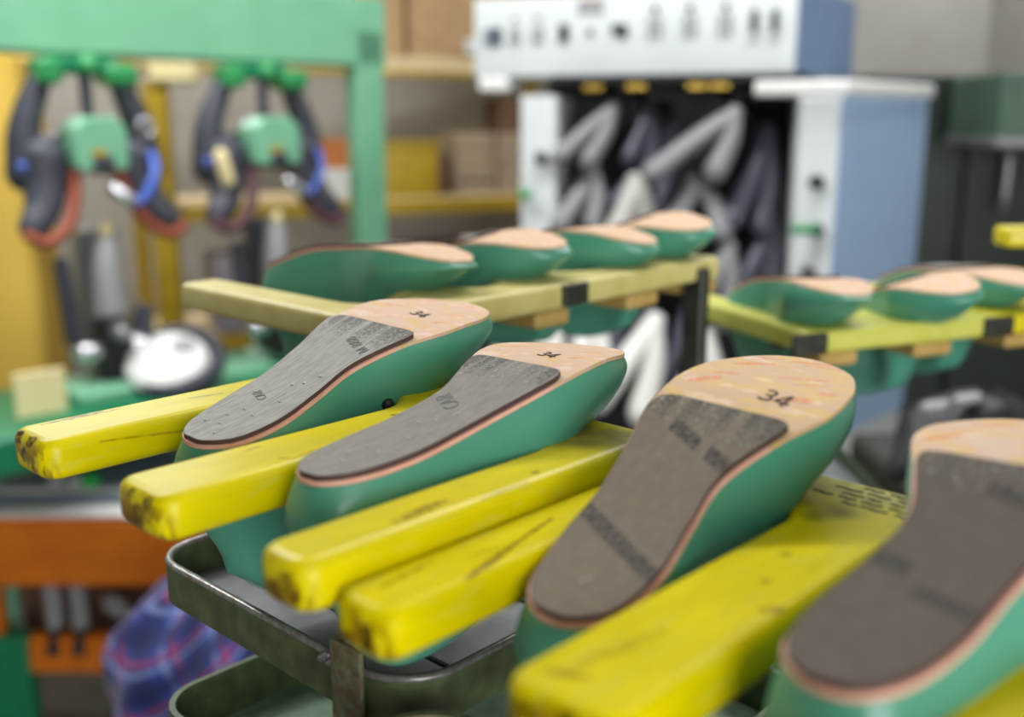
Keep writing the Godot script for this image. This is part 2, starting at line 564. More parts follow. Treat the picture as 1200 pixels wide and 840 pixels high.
func shape_last(mir: int, high := false) -> Dictionary:
	var key := mir * (2 if high else 1)
	zv = ZV_HIGH if high else ZV
	if last_meshes.has(key):
		return last_meshes[key]
	var d := {}
	# body: stations from heel to toe, each a ring from the right feather edge down and round to the left one
	var ns := 64
	var nr := 36
	var g: Array = []
	var BT := [0.0, 0.04, 0.5, 0.57, 0.62, 0.67, 0.74, 0.82, 0.92, 1.0]
	var BY := [-0.084, -0.09, -0.088, -0.078, -0.05, -0.022, -0.01, -0.001, 0.012, 0.025]
	for i in ns + 1:
		var t := 0.5 * (1.0 - cos(PI * i / ns))
		var wl := width_at(LAT if mir == 1 else MED, t)
		var wr := width_at(MED if mir == 1 else LAT, t)
		var z := rise(t)
		var yb := herm(BT, BY, t)
		var fore := smoothstep(0.5, 0.66, t)
		var ring: Array = []
		for k in nr + 1:
			var u := 2.0 * k / nr       # 0 right edge, 1 bottom middle, 2 left edge
			var e := u if u <= 1.0 else 2.0 - u
			var sgn := 1.0 if u <= 1.0 else -1.0
			# back of the last: tall cone that bulges below the edge, then narrows
			var sc: float
			var wc: float
			if e < 0.82:
				sc = e / 0.82
				wc = 1.0 + 0.15 * sin(PI * minf(sc * 2.2, 1.0)) - 0.42 * smoothstep(0.26, 0.85, sc)
				sc *= 0.94
			else:
				var f := (e - 0.82) / 0.18
				wc = 0.58 * cos(f * PI * 0.5)
				sc = 0.94 + 0.06 * sin(f * PI * 0.5)
			# front: shallow rounded vamp
			var th := e * PI * 0.5
			var wf := pow(cos(th), 0.95) * (1.0 + 0.16 * sin(minf(th * 2.4, PI)))
			var sf := pow(sin(th), 1.15)
			var sd := lerpf(sc, sf, fore)
			var ww := lerpf(wc, wf, fore)
			var back := (-0.004 * sin(PI * minf(sd * 2.2, 1.0)) + 0.022 * smoothstep(0.35, 1.0, sd)) * (1.0 - smoothstep(0.0, 0.25, t))
			var front := 0.006 * sin(PI * minf(sd * 1.2, 1.0)) * smoothstep(0.9, 1.0, t)
			var widen := 0.004 * (1.0 - fore) * sin(PI * minf(sd * 1.5, 1.0)) * (1.0 - smoothstep(0.0, 0.1, t)) * minf(wl / 0.012, 1.0)
			ring.append(Vector3(sgn * ((wr if sgn > 0 else wl) * ww + widen), z - (z - yb) * sd, -(t * LEN + back + front)))
		g.append(ring)
	var st := tool()
	var zs := func(p: Vector3) -> Vector3:
		var t := clampf(-p.z / LEN, 0.12, 0.9)
		return p - Vector3(0, lerpf(-0.035, 0.025, smoothstep(0.4, 0.7, t)), -t * LEN)
	add_grid(st, g, [], zs)
	var cap: Array = []
	for i in ns + 1:
		cap.append([g[i][0], g[i][nr]])
	add_grid(st, cap, [], func(_p: Vector3) -> Vector3: return Vector3.UP, 2)
	d.body = done(st)
	# insole sheet
	d.insole = plate(mir, 0.0003, 0.0025, func(_s: float) -> float: return 1.0, -0.0004)
	# shank board over the back half, with its front edge
	var tl := 0.618 if mir == 1 else 0.634
	var tr := 0.634 if mir == 1 else 0.618
	var tend := func(s: float) -> float:
		return lerpf(tl, tr, s * 0.5 + 0.5) - 0.03 * pow(absf(s), 10.0) - 0.02 * pow(absf(s), 40.0)
	d.board = plate(mir, 0.0025, 0.0052, tend, 0.0014, true)
	d.edge = plate(mir, 0.0026, 0.0050, tend, 0.0011, false, true)
	last_meshes[key] = d
	return d

func plate(mir: int, y0: float, y1: float, tend: Callable, inset: float, top_only := false, rim_only := false) -> ArrayMesh:
	var st := tool()
	var ns := 48
	var nw := 16
	var top: Array = []
	var bot: Array = []
	var uvs: Array = []
	for i in ns + 1:
		var r: Array = []
		var b: Array = []
		var uv: Array = []
		for k in nw + 1:
			var s := -cos(PI * k / nw)
			var te: float = tend.call(s)
			var t: float = 0.5 * (1.0 - cos(PI * i / ns)) * te if te > 0.9 else (1.0 - cos(PI * 0.5 * i / ns)) * te
			r.append(sole_pt(t, s, mir, y1, inset))
			b.append(sole_pt(t, s, mir, y0, inset))
			uv.append(Vector2(r[k].x / 0.09 + 0.5, -r[k].z / LEN))
		top.append(r)
		bot.append(b)
		uvs.append(uv)
	if not rim_only:
		add_grid(st, top, uvs, func(_p: Vector3) -> Vector3: return Vector3.UP, 1)
	if not top_only:
		var loop_t: Array = []
		var loop_b: Array = []
		var lu: Array = []
		for i in ns + 1:
			loop_t.append(top[i][0]); loop_b.append(bot[i][0]); lu.append(uvs[i][0])
		for k in range(1, nw + 1):
			loop_t.append(top[ns][k]); loop_b.append(bot[ns][k]); lu.append(uvs[ns][k])
		for i in range(ns - 1, -1, -1):
			loop_t.append(top[i][nw]); loop_b.append(bot[i][nw]); lu.append(uvs[i][nw])
		for k in range(nw - 1, -1, -1):
			loop_t.append(top[0][k]); loop_b.append(bot[0][k]); lu.append(uvs[0][k])
		add_grid(st, [loop_t, loop_b], [lu, lu], func(p: Vector3) -> Vector3: return Vector3(p.x, 0, p.z + 0.5 * LEN * 0.6), 2)
	return done(st)

func print_on(text: String, size: float, t: float, s: float, mir: int, lift: float, m: Material, parent: Node3D, turned: bool, called: String, slant := 0.0) -> void:
	# lettering that lies on the sole; turned = read from the toe side
	var tm := TextMesh.new()
	var f := SystemFont.new()
	f.font_names = PackedStringArray(["Droid Sans"])
	tm.font = f
	tm.text = text
	tm.font_size = 32
	tm.pixel_size = size / 23.0
	tm.depth = 0.0002
	tm.curve_step = 2.0
	var p := sole_pt(t, s, mir, lift)
	var q := sole_pt(t + 0.02, s, mir, lift)
	var fwd := Vector3(0, q.y - p.y, q.z - p.z).normalized()
	var x := Vector3.RIGHT
	if turned:
		fwd = -fwd
		x = -x
	var up := x.cross(fwd)
	part(called, tm, m, parent, Transform3D(Basis(x, fwd, up) * Basis(Vector3(0, 0, 1), slant), p + up * 0.0001))

func make_last(label: String, xf: Transform3D, mir: int, board: String, insole: String, group: String, detail := 0, high := false) -> Node3D:
	var d := shape_last(mir, high)
	var o := thing("shoe_last", label, "shoe last", Vector3.ZERO, 0.0, group)
	o.transform = xf
	part("last_body", d.body, M.green_plastic, o)
	part("insole", d.insole, M[insole], o)
	part("shank_board", d.board, M[board], o).set_meta("label", "grey fibre shank board")
	part("board_edge", d.edge, M.board_edge, o).set_meta("label", "dark brown edge of the shank board")
	if detail > 0:
		if detail < 4:
			print_on("34", 0.0085 if detail < 3 else 0.0105, [0.755, 0.725, 0.715][detail - 1], [0.1, 0.16, 0.27][detail - 1], mir, 0.0026, M.ink, o, false, "size_number", -0.12)
		if detail == 1:
			print_on("M 888", 0.006, 0.515, 0.2, mir, 0.0053, M.ink_faded, o, true, "maker_print", -0.38)
			print_on("CAR", 0.005, 0.235, -0.3, mir, 0.0053, M.ink_faded, o, true, "maker_print", -0.35)
		if detail == 2:
			print_on("CAR", 0.008, 0.41, -0.1, mir, 0.0053, M.ink_faded, o, true, "maker_print", -0.5)
		if detail < 3:
			var hp := sole_pt(0.535, 1.0, mir, -0.03)
			part("pin_hole", limb([Vector3(hp.x * 1.1 - 0.003, hp.y, hp.z), Vector3(hp.x * 1.1, hp.y, hp.z)], [0.0042, 0.0042], 10), M.black, o).set_meta("label", "black pin hole")
		if detail < 4:
			var st := tool()
			var rng := RandomNumberGenerator.new()
			rng.seed = 5 + detail
			var spots: Array = [[0.09, 0.0], [0.13, -0.25], [0.16, 0.3], [0.17, -0.1], [0.24, 0.35], [0.05, 0.35], [0.33, 0.25], [0.37, 0.45], [0.31, 0.0], [0.08, -0.5]]
			if detail == 3:
				spots = [[0.1, 0.05], [0.11, 0.12]]
			for sp in spots:
				var p := sole_pt(sp[0], sp[1], mir, 0.0052)
				add_lathe(st, [Vector2(0.0012, 0), Vector2(0.0009, 0.0004), Vector2(0.0004, 0.0007), Vector2(0.00005, 0.0008)], 10, Transform3D(Basis(), p))
			part("pin_heads", done(st), M.pin, o).set_meta("kind", "stuff")
	return o

# ------------------------------------------------------------------ holders
func holder_poly(f: Array, zn: float, zi: float, zf: float, tip: float, root: float) -> PackedVector2Array:
	# E-shaped plan: fingers f = [[x0, x1], ...] from zn (tips, towards +z) to zi (roots), crosspiece from zi to zf
	var pts: Array = []
	var rads: Array = []
	pts.append(Vector2(f[0][0], zf)); rads.append(0.012)
	for i in f.size():
		pts.append(Vector2(f[i][0], zn)); rads.append(tip)
		pts.append(Vector2(f[i][1], zn)); rads.append(tip)
		if i < f.size() - 1:
			pts.append(Vector2(f[i][1], zi)); rads.append(root)
			pts.append(Vector2(f[i + 1][0], zi)); rads.append(root)
	pts.append(Vector2(f[f.size() - 1][1], zf)); rads.append(0.012)
	return round_poly(pts, rads, 8)

func make_holder(label: String, xf: Transform3D, f: Array, length: float, cross: float, th: float, m: Material, edge := 0.0055, tip := 0.009) -> Node3D:
	# origin: bottom of the far left corner of the crosspiece; fingers reach towards +z
	var o := thing("last_holder", label, "holder", Vector3.ZERO, 0.0, "yellow wooden holders")
	o.transform = xf
	var uvf := func(p: Vector3, nr: Vector2) -> Vector2:
		var depth := th - p.y
		var l := (length - p.z) - maxf(nr.y, 0.0) * depth
		var x := p.x + nr.x * depth
		return Vector2((l + 0.03) / 0.35, (x + 0.05) / 0.42)
	part("fork", slab(holder_poly(f, length, cross, 0.0, tip, 0.03), 0.0, th, edge, uvf), m, o)
	return o

func rk(r: float, h: float, d: float) -> Vector3:
	return RV * r + DV * d + Vector3(0, EYE - h, 0)

# ------------------------------------------------------------------ the scene
func _ready() -> void:
	var cam := Camera3D.new()
	cam.name = "camera"
	cam.position = Vector3(0, EYE, 0)
	cam.rotation.x = deg_to_rad(-12.9)
	var lens := CameraAttributesPhysical.new()
	lens.frustum_focal_length = 35.0
	lens.exposure_aperture = 3.1
	lens.frustum_focus_distance = 0.61
	lens.frustum_near = 0.05
	lens.frustum_far = 50.0
	cam.attributes = lens
	add_child(cam)
	cam.current = true
	var we := WorldEnvironment.new()
	we.name = "surroundings"
	var env := Environment.new()
	env.background_mode = Environment.BG_COLOR
	env.background_color = Color(0.02, 0.02, 0.02)
	env.tonemap_mode = Environment.TONE_MAPPER_LINEAR
	env.tonemap_exposure = 1.12
	env.sdfgi_enabled = true
	env.ssao_enabled = true
	env.ssil_enabled = true
	we.environment = env
	add_child(we)
	make_materials()
	# ceiling lamps: [position, length along x, energy]
	lamp("ceiling_lamp", "long white lamp hanging high before the back wall at left", Vector3(-1.95, 2.62, -4.12), 0.0, 3.0)
	lamp("ceiling_lamp", "long white ceiling lamp before the green frame machine", Vector3(-1.3, 2.9, -1.9), 0.0, 4.6)
	lamp("ceiling_lamp", "long white ceiling lamp before the white control cabinet", Vector3(0.5, 2.9, -1.95), 0.0, 3.0)
	lamp("ceiling_lamp", "long white ceiling lamp added in the far right corner to light the wall", Vector3(1.65, 2.9, -3.4), PI * 0.5, 1.6)  # added lamp that lifts the dim back wall; no such fixture known
	lamp("ceiling_lamp", "long white ceiling lamp behind the photographer", Vector3(0.3, 2.9, 0.9), 0.0, 0.4)
	build_room()
	build_front_rack()
	build_back_racks()
	build_white_machine()
	build_green_machine()
	build_orange_machine()
	build_shelf()
	build_right_side()
	build_cloth()

func make_materials() -> void:
	M.green_plastic = mat(c8(74, 142, 116), 0.28, 0.0, 0.5)
	M.board_edge = mat(c8(72, 48, 42), 0.7)
	M.ink = mat(c8(40, 32, 34), 0.8)
	M.ink_faded = mat(c8(108, 106, 104), 0.85)
	M.pin = mat(c8(158, 155, 144), 0.4, 0.2)
	for k in 4:
		var b := mat(Color.WHITE, [0.55, 0.62, 0.72, 0.75][k], 0.0, 0.35)
		b.albedo_texture = paint_board(k)
		b.texture_repeat = false
		M["board_%d" % k] = b
	for k in 3:
		var b := mat(Color.WHITE, 0.62)
		b.albedo_texture = paint_insole(k)
		b.texture_repeat = false
		M["insole_%d" % k] = b
	M.steel_paint = worn(c8(98, 112, 72), c8(62, 72, 44), 0.45, 6.0, 0.1, 3, 0.03)
	M.tray_green = worn(c8(142, 172, 140), c8(100, 130, 104), 0.45, 6.0, 0.0, 28, 0.02)
	M.rim_steel = worn(c8(158, 160, 158), c8(112, 100, 92), 0.35, 20.0, 0.5, 29, 0.03)
	M.steel_rust = worn(c8(120, 138, 100), c8(92, 66, 48), 0.5, 12.0, 0.1, 4, 0.03)
	M.sheet = worn(c8(124, 126, 128), c8(96, 98, 100), 0.45, 5.0, 0.5, 5, 0.02)
	M.brightened_sheet = worn(c8(196, 200, 206), c8(172, 177, 184), 0.4, 5.0, 0.2, 30, 0.02)  # tray sheet metal, lightened in colour to offset the shade it lies in
	M.dark_steel = worn(c8(62, 62, 52), c8(40, 42, 34), 0.5, 5.0, 0.3, 6, 0.03)
	M.sheen_worn_wood = worn(c8(206, 196, 128), c8(186, 170, 92), 0.42, 7.0, 0.0, 7, 0.012)  # worn yellow wood, paled in colour also for lamp light it reflects
	M.green_wood = worn(c8(200, 198, 96), c8(186, 186, 72), 0.4, 7.0, 0.0, 8, 0.012)
	M.new_yellow = worn(c8(214, 198, 10), c8(196, 178, 6), 0.4, 7.0, 0.0, 9, 0.012)
	M.tan_wood = worn(c8(190, 160, 92), c8(168, 136, 70), 0.6, 7.0, 0.0, 10, 0.012)
	M.wall = worn(c8(168, 165, 156), c8(157, 153, 144), 0.85, 0.8, 0.0, 11, 0.01)
	M.floor = worn(c8(96, 94, 88), c8(74, 72, 68), 0.6, 1.2, 0.0, 12, 0.02)
	M.ceiling = mat(c8(205, 203, 198), 0.9)
	M.white_paint = worn(c8(208, 212, 210), c8(198, 203, 201), 0.4, 2.0, 0.0, 13, 0.01)
	M.blue_paint = worn(c8(104, 128, 160), c8(94, 118, 152), 0.38, 2.0, 0.0, 14, 0.01)
	M.brightened_blue = worn(c8(160, 184, 214), c8(148, 173, 204), 0.38, 2.0, 0.0, 27, 0.01)  # same blue paint, lightened in colour because this side gets less light
	M.machine_green = worn(c8(124, 184, 148), c8(112, 175, 137), 0.42, 2.0, 0.0, 15, 0.01)
	M.deep_green = worn(c8(20, 128, 84), c8(14, 108, 72), 0.42, 2.0, 0.0, 16, 0.01)
	M.bright_green = mat(c8(44, 138, 78), 0.4)
	M.black = mat(c8(20, 20, 24), 0.5)
	M.charcoal = worn(c8(66, 68, 78), c8(44, 46, 54), 0.5, 6.0, 0.0, 17, 0.02)
	M.rubber_orange = mat(c8(138, 64, 38), 0.6)
	M.rubber_maroon = mat(c8(84, 50, 56), 0.6)
	M.chrome = mat(c8(200, 200, 202), 0.22, 0.9)
	M.steel = mat(c8(150, 150, 150), 0.35, 0.7)
	M.grey_plastic = mat(c8(150, 150, 150), 0.5)
	M.white_plastic = mat(c8(222, 222, 216), 0.4)
	M.cream = mat(c8(232, 216, 160), 0.6)
	M.yellow_paint = worn(c8(184, 152, 28), c8(160, 130, 20), 0.5, 2.0, 0.0, 18, 0.02)
	M.yellow_panel = worn(c8(238, 200, 92), c8(226, 184, 70), 0.6, 6.0, 0.0, 19, 0.04)
	M.blue_hose = mat(c8(66, 96, 184), 0.4)
	M.orange_paint = worn(c8(228, 124, 14), c8(208, 106, 8), 0.45, 2.0, 0.0, 20, 0.02)
	M.slate = mat(c8(112, 124, 136), 0.5)
	M.cardboard = worn(c8(188, 154, 112), c8(170, 136, 96), 0.85, 3.0, 0.0, 21, 0.02)
	M.cardboard_dark = worn(c8(122, 88, 66), c8(100, 70, 54), 0.85, 3.0, 0.0, 22, 0.02)
	M.paper = worn(c8(176, 158, 132), c8(150, 130, 104), 0.85, 5.0, 0.0, 23, 0.02)
	M.board_wood = worn(c8(226, 204, 160), c8(206, 182, 134), 0.6, 3.0, 0.0, 24, 0.02)
	M.cabinet_green = worn(c8(38, 50, 38), c8(30, 40, 30), 0.45, 2.0, 0.0, 25, 0.02)
	M.cabinet_mid = worn(c8(72, 96, 78), c8(62, 84, 68), 0.45, 2.0, 0.0, 26, 0.02)
	M.brass = mat(c8(196, 160, 60), 0.4, 0.6)

func lamp(called: String, label: String, at: Vector3, turn: float, energy: float) -> void:
	var o := thing(called, label, "lamp", at, turn, "ceiling lamps")
	part("housing", box(Vector3(0, 0.05, 0), Vector3(1.5, 0.08, 0.28), 0.01), M.white_paint, o)
	var m := mat(c8(250, 250, 245), 0.5)
	m.emission_enabled = true
	m.emission = c8(250, 251, 255)
	m.emission_energy_multiplier = 2.0
	for s in [-0.07, 0.07]:
		part("tube", tube([Vector3(-0.7, -0.012, s), Vector3(0.7, -0.012, s)], 0.016, 10), m, o)
	var l := AreaLight3D.new()
	l.name = "glow"
	l.area_size = Vector2(1.4, 0.22)
	l.light_color = c8(250, 251, 255)
	l.light_energy = energy
	l.shadow_enabled = true
	l.rotation.x = deg_to_rad(-90)
	l.position = Vector3(0, -0.04, 0)
	o.add_child(l)

func build_room() -> void:
	struct("floor", box(Vector3(0, -0.05, -1.2), Vector3(6.4, 0.1, 6.8), 0.0), M.floor, "worn grey workshop floor")
	struct("ceiling", box(Vector3(0, 3.05, -1.2), Vector3(6.4, 0.1, 6.8), 0.0), M.ceiling, "plain pale ceiling")
	struct("wall_back", box(Vector3(-0.65, 1.5, -4.4), Vector3(5.1, 3.0, 0.1), 0.0), M.wall, "grey plaster wall behind the shelf")
	struct("wall_right", box(Vector3(1.95, 1.5, -1.2), Vector3(0.1, 3.0, 6.5), 0.0), M.wall, "grey plaster wall at the right of the green cabinet")
	struct("wall_left", box(Vector3(-3.15, 1.5, -1.2), Vector3(0.1, 3.0, 6.5), 0.0), M.wall, "grey plaster wall at the left")
	# wall behind the photographer with one big window
	var st := tool()
	add_box(st, Vector3(-1.45, 1.5, 2.15), Vector3(3.5, 3.0, 0.1), 0.0)
	add_box(st, Vector3(1.95, 1.5, 2.15), Vector3(0.1, 3.0, 0.1), 0.0)
	add_box(st, Vector3(1.1, 0.2, 2.15), Vector3(1.6, 0.4, 0.1), 0.0)
	add_box(st, Vector3(1.1, 2.7, 2.15), Vector3(1.6, 0.6, 0.1), 0.0)
	struct("wall_front", done(st), M.wall, "grey plaster wall behind the photographer")
	var pane := mat(c8(235, 240, 245), 0.4)
	pane.emission_enabled = true
	pane.emission = c8(246, 249, 255)
	pane.emission_energy_multiplier = 1.6
	var win := struct("window_1", box(Vector3(1.1, 1.4, 2.16), Vector3(1.6, 2.0, 0.02), 0.0), pane, "frosted daylight window behind the photographer")
	st = tool()
	for q in [[1.1, 0.42, 1.6, 0.05], [1.1, 2.38, 1.6, 0.05], [0.32, 1.4, 0.05, 2.0], [1.88, 1.4, 0.05, 2.0], [1.1, 1.4, 0.04, 2.0]]:
		add_box(st, Vector3(q[0], q[1], 2.11), Vector3(q[2], q[3], 0.06), 0.004)
	part("window_frame", done(st), M.white_plastic, win)
	var day := AreaLight3D.new()
	day.name = "daylight"
	day.area_size = Vector2(1.5, 1.9)
	day.light_color = c8(246, 249, 255)
	day.light_energy = WINDOW_ENERGY
	day.shadow_enabled = true
	day.position = Vector3(1.1, 1.4, 2.07)
	win.add_child(day)

func build_front_rack() -> void:
	var turn := deg_to_rad(-43.0)
	var hb := Basis(Vector3.UP, turn)
	# holder A: fingers at R -0.573..-0.303, top 0.165 below the eye
	var ma := mat(Color.WHITE, 0.3, 0.0, 0.3)
	ma.albedo_texture = paint_holder(0.42, [[0.015, 0.003, 0.05, 0.001, 0.0015, 0.8], [0.03, 0.005, 0.06, 0.003, 0.001, 0.6], [0.1, 0.012, 0.12, 0.016, 0.001, 0.7], [0.03, 0.045, 0.08, 0.05, 0.0006, 0.5], [0.07, 0.148, 0.076, 0.154, 0.0009, 0.7], [0.076, 0.154, 0.09, 0.15, 0.0006, 0.5], [0.065, 0.126, 0.075, 0.124, 0.0012, 0.4], [0.16, 0.13, 0.165, 0.132, 0.002, 0.6], [0.055, 0.255, 0.085, 0.252, 0.003, 0.6], [0.1, 0.262, 0.13, 0.262, 0.0012, 0.35], [0.14, 0.256, 0.143, 0.256, 0.0015, 0.6]],
		[[-0.004, 0.004, 0.006, 0.95], [-0.003, 0.02, 0.005, 0.8], [-0.013, 0.012, 0.004, 0.8], [-0.005, 0.13, 0.003, 0.8], [-0.006, 0.146, 0.004, 0.8], [-0.014, 0.136, 0.006, 0.6], [-0.012, 0.252, 0.006, 0.6], [-0.014, 0.264, 0.004, 0.8], [-0.016, 0.244, 0.003, 0.5]],
		[[0.205, 0.2, 0.215, 0.265, 0.024, 0.9], [0.19, 0.235, 0.2, 0.25, 0.016, 0.6]], 0.4, 11)
	var fa: Array = [[-0.006, 0.04], [0.113, 0.161], [0.231, 0.2655]]
	make_holder("yellow wooden fork holder under the two farther front lasts, tip chipped black", Transform3D(hb, rk(-0.573, 0.1875, 0.45)), fa, 0.236, 0.042, 0.0225, ma, 0.006, 0.011)
	# holder B: one centimetre lower, one pitch nearer
	var mb := mat(Color.WHITE, 0.33, 0.0, 0.15)
	mb.albedo_texture = paint_holder(0.42, [[0.045, 0.03, 0.085, 0.02, 0.0016, 0.85], [0.085, 0.02, 0.115, 0.013, 0.0012, 0.8], [0.015, 0.012, 0.045, 0.008, 0.0014, 0.45], [0.06, 0.015, 0.075, 0.018, 0.0008, 0.4], [0.02, 0.105, 0.06, 0.112, 0.003, 0.25], [0.012, 0.1, 0.018, 0.112, 0.0022, 0.5], [0.1, 0.13, 0.106, 0.135, 0.003, 0.5], [0.15, 0.11, 0.153, 0.112, 0.002, 0.5], [0.12, 0.118, 0.124, 0.118, 0.0018, 0.4]],
		[[-0.013, 0.022, 0.0055, 0.9], [-0.01, 0.1, 0.005, 0.6], [-0.006, 0.118, 0.004, 0.8], [-0.012, 0.13, 0.006, 0.5]],
		[[0.2, 0.05, 0.215, 0.1, 0.012, 0.5], [0.2, 0.1, 0.212, 0.106, 0.009, 0.6]], 0.205, 12)
	var fb: Array = [[-0.002, 0.034], [0.089, 0.139], [0.203, 0.249]]
	var hbn := make_holder("yellow wooden fork holder under the two nearer front lasts, pale root with handwriting", Transform3D(hb, rk(-0.305, 0.1985, 0.483)), fb, 0.259, 0.045, 0.0215, mb, 0.006, 0.011)
	# handwriting on the root of the middle finger
	var st := tool()
	var rng := RandomNumberGenerator.new()
	rng.seed = 3
	for r in 5:
		var x: float = [0.1, 0.088, 0.094, 0.082, 0.1][r]
		var z := 0.009 + r * 0.0062
		while x < 0.136:
			var w := rng.randf_range(0.006, 0.014)
			add_tube(st, smooth_path([Vector3(x, 0.02158, z), Vector3(x + w * 0.3, 0.02158, z - 0.0007), Vector3(x + w * 0.6, 0.02158, z + 0.0005), Vector3(x + w, 0.02158, z - 0.0004)], 3), 0.0011, 5, 0.2)
			x += w + rng.randf_range(0.001, 0.004)
	var hw := part("handwriting", done(st), M.ink, hbn)
	hw.set_meta("label", "lines of dark handwriting")
	hw.set_meta("kind", "stuff")
	# the four lasts (placed by the fit of their soles)
	var up := Vector3(0, EYE, 0)
	make_last("green shoe last with grey streaked board, farthest in the big front row", Transform3D(Basis(Vector3(0.77696, -0.08309, 0.62405), Vector3(0.05113, 0.99631, 0.06899), Vector3(-0.62747, -0.02169, 0.77834)), Vector3(-0.17307, -0.17086, -0.53497) + up), 1, "board_0", "insole_0", "front row of lasts", 1)
	make_last("green shoe last with lifted insole at the toe, second farthest in the front row", Transform3D(Basis(Vector3(0.74878, 0.0344, 0.66192), Vector3(0.01582, 0.99744, -0.06973), Vector3(-0.66263, 0.06269, 0.74632)), Vector3(-0.09458, -0.16462, -0.45676) + up), -1, "board_1", "insole_0", "front row of lasts", 2)
	make_last("green shoe last with orange stained toe and large 34, second nearest in front row", Transform3D(Basis(Vector3(0.76104, -0.07641, 0.64419), Vector3(-0.01395, 0.99088, 0.13402), Vector3(-0.64855, -0.11098, 0.75303)), Vector3(0.01293, -0.1916, -0.3744) + up), 1, "board_2", "insole_1", "front row of lasts", 3)
	make_last("green shoe last with brown board tinted for shade, nearest one, cut by the picture edge", Transform3D(Basis(Vector3(0.73209, 0.07311, 0.67727), Vector3(-0.0363, 0.997, -0.06839), Vector3(-0.68024, 0.02549, 0.73255)), Vector3(0.09443, -0.16991, -0.28412) + up), -1, "board_3", "insole_2", "front row of lasts", 4)
	# rack frame; local x = along the row, -z = towards the toes
	var o := thing("trolley_rack", "olive green steel trolley frame with trays under the four front lasts", "rack", rk(-0.45, EYE, 0.4), turn)
	var lx := func(r: float, d: float) -> Vector2: return Vector2(r + 0.45, -(d - 0.4))
	var y := func(h: float) -> float: return EYE - h
	# upper tray ring and sheet
	var ring: Array = []
	for q in round_poly([lx.call(-0.612, 0.308), lx.call(-0.612, 0.62), lx.call(-0.36, 0.62), lx.call(-0.36, 0.308)], [0.03, 0.03, 0.03, 0.034], 8):
		ring.append(q)
	st = tool()
	add_rail(st, ring, y.call(0.306), y.call(0.28), 0.004, true)
	part("tray_rail", done(st), M.steel_paint, o)
	var rim := tool()
	var rp: Array = []
	for q in ring:
		rp.append(v3(q, y.call(0.2795)))
	rp.append(rp[0])
	add_tube(rim, rp, 0.0026, 6)
	part("rail_lip", done(rim), M.rim_steel, o)
	part("tray_sheet", slab(PackedVector2Array(ring), y.call(0.304), y.call(0.302)), M.sheet, o)
	for k in 3:
		part("sheet_rib", box(v3(lx.call(-0.4866, 0.37 + k * 0.09), y.call(0.3012)), Vector3(0.245, 0.003, 0.006), 0.001), M.sheet, o)
	# lower tray ring
	ring = []
	for q in round_poly([lx.call(-0.608, 0.3), lx.call(-0.608, 0.62), lx.call(-0.3, 0.62), lx.call(-0.3, 0.3)], [0.03, 0.03, 0.03, 0.03], 8):
		ring.append(q)
	st = tool()
	add_rail(st, ring, y.call(0.42), y.call(0.38), 0.004, true)
	part("tray_rail", done(st), M.steel_paint, o)
	part("tray_sheet", slab(PackedVector2Array(ring), y.call(0.418), y.call(0.416)), M.tray_green, o)
	# nearer tray ring, of which the far corner shows
	ring = []
	for q in round_poly([lx.call(-0.352, 0.08), lx.call(-0.352, 0.318), lx.call(-0.06, 0.318), lx.call(-0.06, 0.08)], [0.03, 0.035, 0.03, 0.03], 8):
		ring.append(q)
	st = tool()
	add_rail(st, ring, y.call(0.31), y.call(0.282), 0.004, true)
	part("tray_rail", done(st), M.steel_rust, o)
	# posts
	var post := tool()
	add_box(post, v3(lx.call(-0.3985, 0.3025), y.call(0.85)), Vector3(0.024, 1.17, 0.003), 0.0008)
	add_box(post, v3(lx.call(-0.4105, 0.312), y.call(0.85)), Vector3(0.003, 1.17, 0.022), 0.0008)
	part("post", done(post), M.steel_rust, o)
	for rd in [[-0.47, 0.432], [-0.185, 0.465], [-0.57, 0.6]]:
		var top: float = 0.1885 if rd[0] == -0.47 else (0.1995 if rd[0] == -0.185 else 0.28)
		part("post", box(v3(lx.call(rd[0], rd[1]), (y.call(top)) * 0.5), Vector3(0.02, y.call(top), 0.02), 0.002), M.steel_paint, o)
	part("crossbar", box(v3(lx.call(-0.44, 0.432), y.call(0.196)), Vector3(0.24, 0.015, 0.02), 0.002), M.dark_steel, o)
	part("crossbar", box(v3(lx.call(-0.185, 0.465), y.call(0.207)), Vector3(0.22, 0.015, 0.02), 0.002), M.dark_steel, o)
	# weld bead at the post
	st = tool()
	var wr := RandomNumberGenerator.new()
	wr.seed = 9
	for k in 7:
		var c: Vector3 = v3(lx.call(-0.425 + k * 0.0035, 0.3055), y.call(0.281 + wr.randf_range(-0.001, 0.002)))
		add_limb(st, [c, c + Vector3(0.004, 0.002, 0.001)], [0.0026, 0.002], 8)
	part("weld_bead", done(st), M.steel, o)

